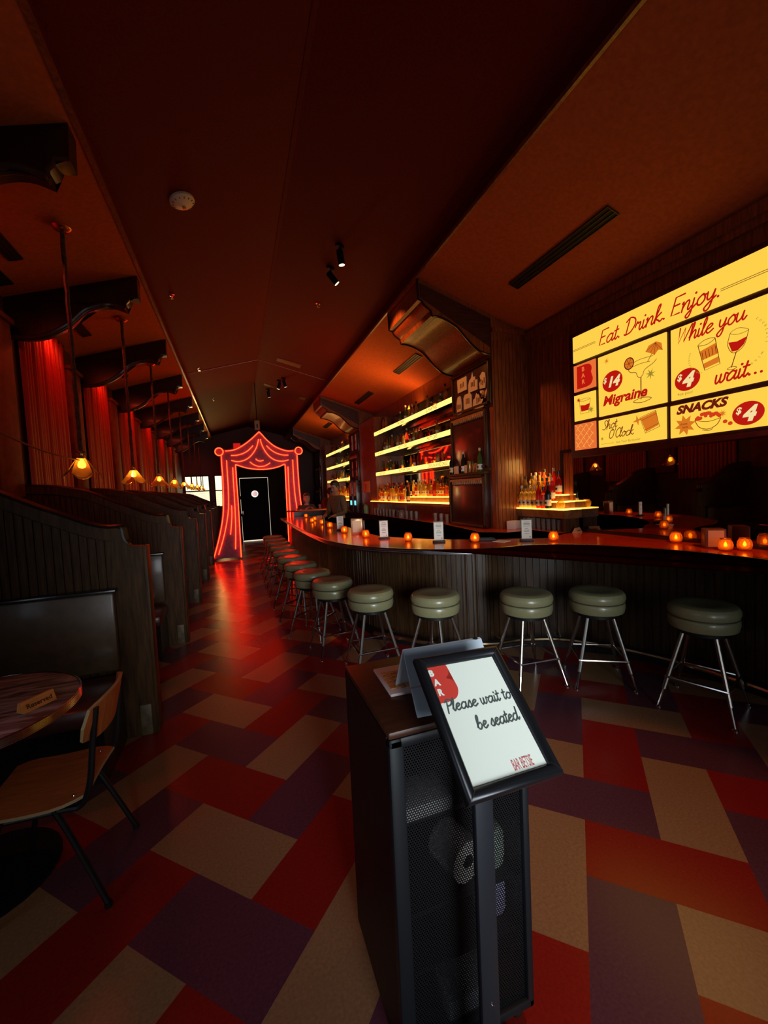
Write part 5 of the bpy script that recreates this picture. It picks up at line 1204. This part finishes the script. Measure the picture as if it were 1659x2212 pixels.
# ================================================================== PEOPLE
def skin(name, V, E_, root, m, par, sub=2):
    """V: name -> (pos, radius). grows one continuous surface over the joints"""
    ks = list(V); me = bpy.data.meshes.new(name); me.from_pydata([V[k][0] for k in ks], [(ks.index(a), ks.index(c)) for a, c in E_], [])
    o = bpy.data.objects.new(name, me); COL.objects.link(o); mod = o.modifiers.new('s', 'SKIN'); mod.use_smooth_shade = True
    for i, k in enumerate(ks):
        rr = V[k][1]; d = me.skin_vertices[0].data[i]; d.radius = rr if isinstance(rr, tuple) else (rr, rr); d.use_root = (k == root)
    ss = o.modifiers.new('u', 'SUBSURF'); ss.levels = sub; ss.render_levels = sub
    nm = bpy.data.meshes.new_from_object(o.evaluated_get(bpy.context.evaluated_depsgraph_get()))
    bpy.data.objects.remove(o); bpy.data.meshes.remove(me)
    nm.name = name; nm.materials.clear(); nm.materials.append(m)
    for p in nm.polygons: p.use_smooth = True
    o = bpy.data.objects.new(name, nm); COL.objects.link(o); o.parent = par; return o
def person(label, loc, rz, arms, hip_z, knees, lean, head_rot, shirt, trouser, hairm, hair_long, skinm, s=1., sat=False):
    r = thing('person', label, 'person', loc, rz, None); r.scale = (s, s, s)
    Ln = Vector(lean); sh = Vector((0, 0, hip_z))
    pel = Vector((0, 0, hip_z)); wa = pel+Vector((0, .0, .20))+Ln*.25; ch = pel+Vector((0, 0, .40))+Ln*.65; nk = pel+Vector((0, 0, .555))+Ln; hb = nk+Vector((0, -.02, .07))
    V = {'pel': (pel, (.15, .105)), 'wa': (wa, (.135, .10)), 'ch': (ch, (.155, .11)), 'nk': (nk, .058), 'hb': (hb, .052)}
    E_ = [('pel', 'wa'), ('wa', 'ch'), ('ch', 'nk'), ('nk', 'hb')]; S = dict(V); S['nk'] = (nk-Vector((0, 0, .02)), .068); del S['hb']; SE = [('pel', 'wa'), ('wa', 'ch'), ('ch', 'nk')]
    S = {k: (p, tuple(q*1.10 for q in (rr if isinstance(rr, tuple) else (rr, rr)))) for k, (p, rr) in S.items()}
    T = {'pel': (pel, (.155, .115))}; TE = []
    for sx, tg in ((1, 'L'), (-1, 'R')):
        sho = ch+Vector((sx*.185, 0, .075)); el, wr = Vector(arms[tg][0]), Vector(arms[tg][1]); d = (wr-el).normalized()
        pm = wr+d*.085; side = d.cross(Vector((0, 0, 1))); side = side.normalized() if side.length > .1 else Vector((1, 0, 0)); upv = side.cross(d)
        V.update({'s'+tg: (sho, .062), 'e'+tg: (el, .043), 'w'+tg: (wr, .028), 'p'+tg: (pm-d*.03, (.036, .020))}); E_ += [('ch', 's'+tg), ('s'+tg, 'e'+tg), ('e'+tg, 'w'+tg), ('w'+tg, 'p'+tg)]
        for f in range(4):
            off = side*(-.027+.018*f); ln = (.062, .075, .070, .055)[f]; a = pm+off-d*.005; m_ = a+d*ln*.5-upv*.006; e = a+d*ln*.9-upv*.026
            for nn, pp, rr in (('a', a, .0095), ('b', m_, .0085), ('c', e, .007)): V['f%d%s%s' % (f, nn, tg)] = (pp, rr)
            E_ += [('p'+tg, 'f%da%s' % (f, tg)), ('f%da%s' % (f, tg), 'f%db%s' % (f, tg)), ('f%db%s' % (f, tg), 'f%dc%s' % (f, tg))]
        th = wr+d*.03-side*.034*1; V['ta'+tg] = (th, .011); V['tb'+tg] = (th+d*.035-side*.016-upv*.01, .0085); E_ += [('w'+tg, 'ta'+tg), ('ta'+tg, 'tb'+tg)]
        S.update({'s'+tg: (sho, .082), 'e'+tg: (el, .060), 'w'+tg: (wr-d*.03, .044)}); SE += [('ch', 's'+tg), ('s'+tg, 'e'+tg), ('e'+tg, 'w'+tg)]
        hp = pel+Vector((sx*.095, 0, -.05)); kn, an = Vector(knees[tg][0]), Vector(knees[tg][1]); to = an+Vector((0, -.15, -.035))
        V.update({'h'+tg: (hp, .085), 'k'+tg: (kn, .055), 'n'+tg: (an, .036), 't'+tg: (to, .032)}); E_ += [('pel', 'h'+tg), ('h'+tg, 'k'+tg), ('k'+tg, 'n'+tg), ('n'+tg, 't'+tg)]
        T.update({'h'+tg: (hp, .098), 'k'+tg: (kn, .070), 'n'+tg: (an+Vector((0, 0, .02)), .055)}); TE += [('pel', 'h'+tg), ('h'+tg, 'k'+tg), ('k'+tg, 'n'+tg)]
        b = MB(); b.box(an+Vector((0, -.055, -.035)), (.085, .25, .07), bev=.025); b.build('shoe', BLACK, r)
    body = skin('body', V, E_, 'pel', skinm, r)
    # head joined into the same body mesh
    bm = bmesh.new(); bm.from_mesh(body.data); HR = head_rot; hc = hb+Vector((0, -.012, .105)); b = MB(); b.bm.free(); b.bm = bm
    def hp_(v): return hc+HR @ Vector(v)
    prof = [(-.125, .0, -.035), (-.118, .034, -.035), (-.095, .054, -.025), (-.06, .066, -.012), (-.02, .074, 0), (.02, .078, .004), (.06, .074, .008), (.09, .060, .010), (.112, .036, .010), (.120, 0, .010)]
    rings = []
    for z, rd, yo in prof:
        rings.append([bm.verts.new(hp_((rd*math.cos(2*PI*k/20), yo+rd*1.22*math.sin(2*PI*k/20), z))) for k in range(20)] if rd else [bm.verts.new(hp_((0, yo, z)))])
    for A, B in zip(rings, rings[1:]):
        for k in range(20):
            vs = []
            for v in (A[k % len(A)], A[(k+1) % len(A)], B[(k+1) % len(B)], B[k % len(B)]):
                if v not in vs: vs.append(v)
            if len(vs) > 2: b._f(vs)
    b.tube([hp_((0, -.086, .01)), hp_((0, -.102, -.022)), hp_((0, -.113, -.038)), hp_((0, -.094, -.046))], [.008, .011, .014, .010], 8)
    for sx in (-1, 1): b.lathe([(0, -.006), (.018, -.005), (.02, .003), (.012, .008), (0, .004)], 10, hp_((sx*.078, .008, -.012)), HR @ Matrix.Rotation(PI/2*sx, 3, 'Y') @ Matrix.Scale(1.5, 3, Vector((1, 0, 0))))
    b.mi = 1
    for sx in (-1, 1):
        b.lathe([(0, -.004), (.009, -.002), (.010, .002), (0, .006)], 10, hp_((sx*.030, -.083, .004)), HR @ Matrix.Rotation(PI/2, 3, 'X')); b.tube([hp_((sx*.014, -.090, .024)), hp_((sx*.032, -.090, .029)), hp_((sx*.048, -.080, .022))], .004, 6)
    b.mi = 2; b.tube([hp_((-.022, -.091, -.072)), hp_((0, -.099, -.070)), hp_((.022, -.091, -.072))], .0055, 8)
    bm.to_mesh(body.data); bm.free(); body.data.materials.append(mat('dark_eye', (.012, .008, .006), .3)); body.data.materials.append(mat('lip_tone', (.30, .09, .07), .5))
    skin('shirt', S, SE, 'pel', shirt, r); skin('trousers', T, TE, 'pel', trouser, r)
    # hair
    b = MB(); rings = []
    hp2 = [(.135, 0), (.127, .038), (.104, .066), (.07, .083), (.035, .088), (0, .086), (-.04, .082)]+([(-.10, .085), (-.16, .075)] if hair_long else [(-.06, .07)])
    for z, rd in hp2:
        row_ = []
        for k in range(24):
            an = 2*PI*k/24; x, y = rd*math.cos(an), .014+rd*1.24*math.sin(an)
            if z < .055: y = max(y, -.035 if z > -.02 else .0)
            row_.append(b.bm.verts.new(hp_((x*(1+.03*math.sin(5*an)), y, z))))
        rings.append(row_)
    for A, B in zip(rings, rings[1:]):
        for k in range(24): b._f([A[k], A[(k+1) % 24], B[(k+1) % 24], B[k]])
    b._f(rings[0]); b.build('hair', hairm, r, auto=80)
    return r
HAIR = noisy('dark_brown_hair', (.015, .009, .006), .45, .4, 60, .3, stretch=(1, 1, .2))
SK1 = mat('skin_light', (.48, .24, .15), .5); SK2 = mat('skin_tan', (.38, .18, .11), .5)
Rz = lambda a, t=0.: Matrix.Rotation(a, 3, 'Z') @ Matrix.Rotation(t, 3, 'X')
# bartender inside the bar, turned to the left and looking down (local -y is the way the body faces)
person('person standing behind the bar in an olive brown jacket, head bowed, facing left', (2.12, 8.95, 0), math.radians(-62),
       {'L': ((.27, -.06, 1.13), (.14, -.26, 1.07)), 'R': ((-.27, -.06, 1.13), (-.12, -.28, 1.08))}, .95, {'L': ((.10, -.02, .50), (.11, .02, .085)), 'R': ((-.10, -.02, .50), (-.11, .02, .085))},
       (0, -.05, 0), Rz(.1, .42), noisy('olive_brown_jacket', (.12, .07, .03), .75, .25, 30, .2), mat('dark_trousers', (.03, .025, .02), .7), HAIR, False, SK2, 1.03)
# seated at the raised end counter, leaning on it
person('person seated at the raised far counter in a dark sweater, facing the camera', (1.72, 11.05, 0), math.radians(8),
       {'L': ((.30, -.12, .98), (.10, -.34, 1.19)), 'R': ((-.28, -.12, .98), (-.10, -.32, 1.19))}, .78, {'L': ((.12, -.42, .74), (.12, -.38, .30)), 'R': ((-.12, -.42, .74), (-.12, -.38, .30))},
       (0, -.10, -.02), Rz(-.15, .05), noisy('dark_olive_sweater', (.06, .04, .025), .8, .25, 40, .2), mat('dark_trousers', (.03, .025, .02), .7), HAIR, True, SK1, 1.0, True)
person('person in a dark red top leaning over the far end of the bar', (2.32, 11.5, 0), math.radians(42),
       {'L': ((.28, -.22, 1.10), (.22, -.48, 1.19)), 'R': ((-.26, -.24, 1.10), (-.12, -.50, 1.19))}, .93, {'L': ((.10, -.02, .49), (.11, .02, .085)), 'R': ((-.10, -.02, .49), (-.11, .02, .085))},
       (0, -.22, -.05), Rz(.5, .3), noisy('dark_red_top', (.12, .022, .015), .75, .2, 30, .2), mat('dark_trousers', (.03, .025, .02), .7), HAIR, False, SK2, 1.0)
r = thing('counter_stool', 'stool under the person at the raised far counter', 'stool', (1.72, 11.08, 0))
MB().lathe([(0, .60), (.18, .60), (.19, .64), (.17, .68), (0, .69)], 24).build('seat', VINYL, r)
for k in range(4): MB().tube([(.10*math.cos(PI/4+k*PI/2), .10*math.sin(PI/4+k*PI/2), .60), (.22*math.cos(PI/4+k*PI/2), .22*math.sin(PI/4+k*PI/2), .0)], .012, 8).build('leg', STEEL, r)
o = MB().lathe([(0, .003), (.03, .003), (.032, 0), (.042, .11), (.040, .11), (.030, .008), (0, .008)], 14).build('drinking_glass', CLEARG); o.location = (2.0, 10.5, 1.20); tag(o, 'drinking glass on the raised far counter beside the seated person', 'glass')
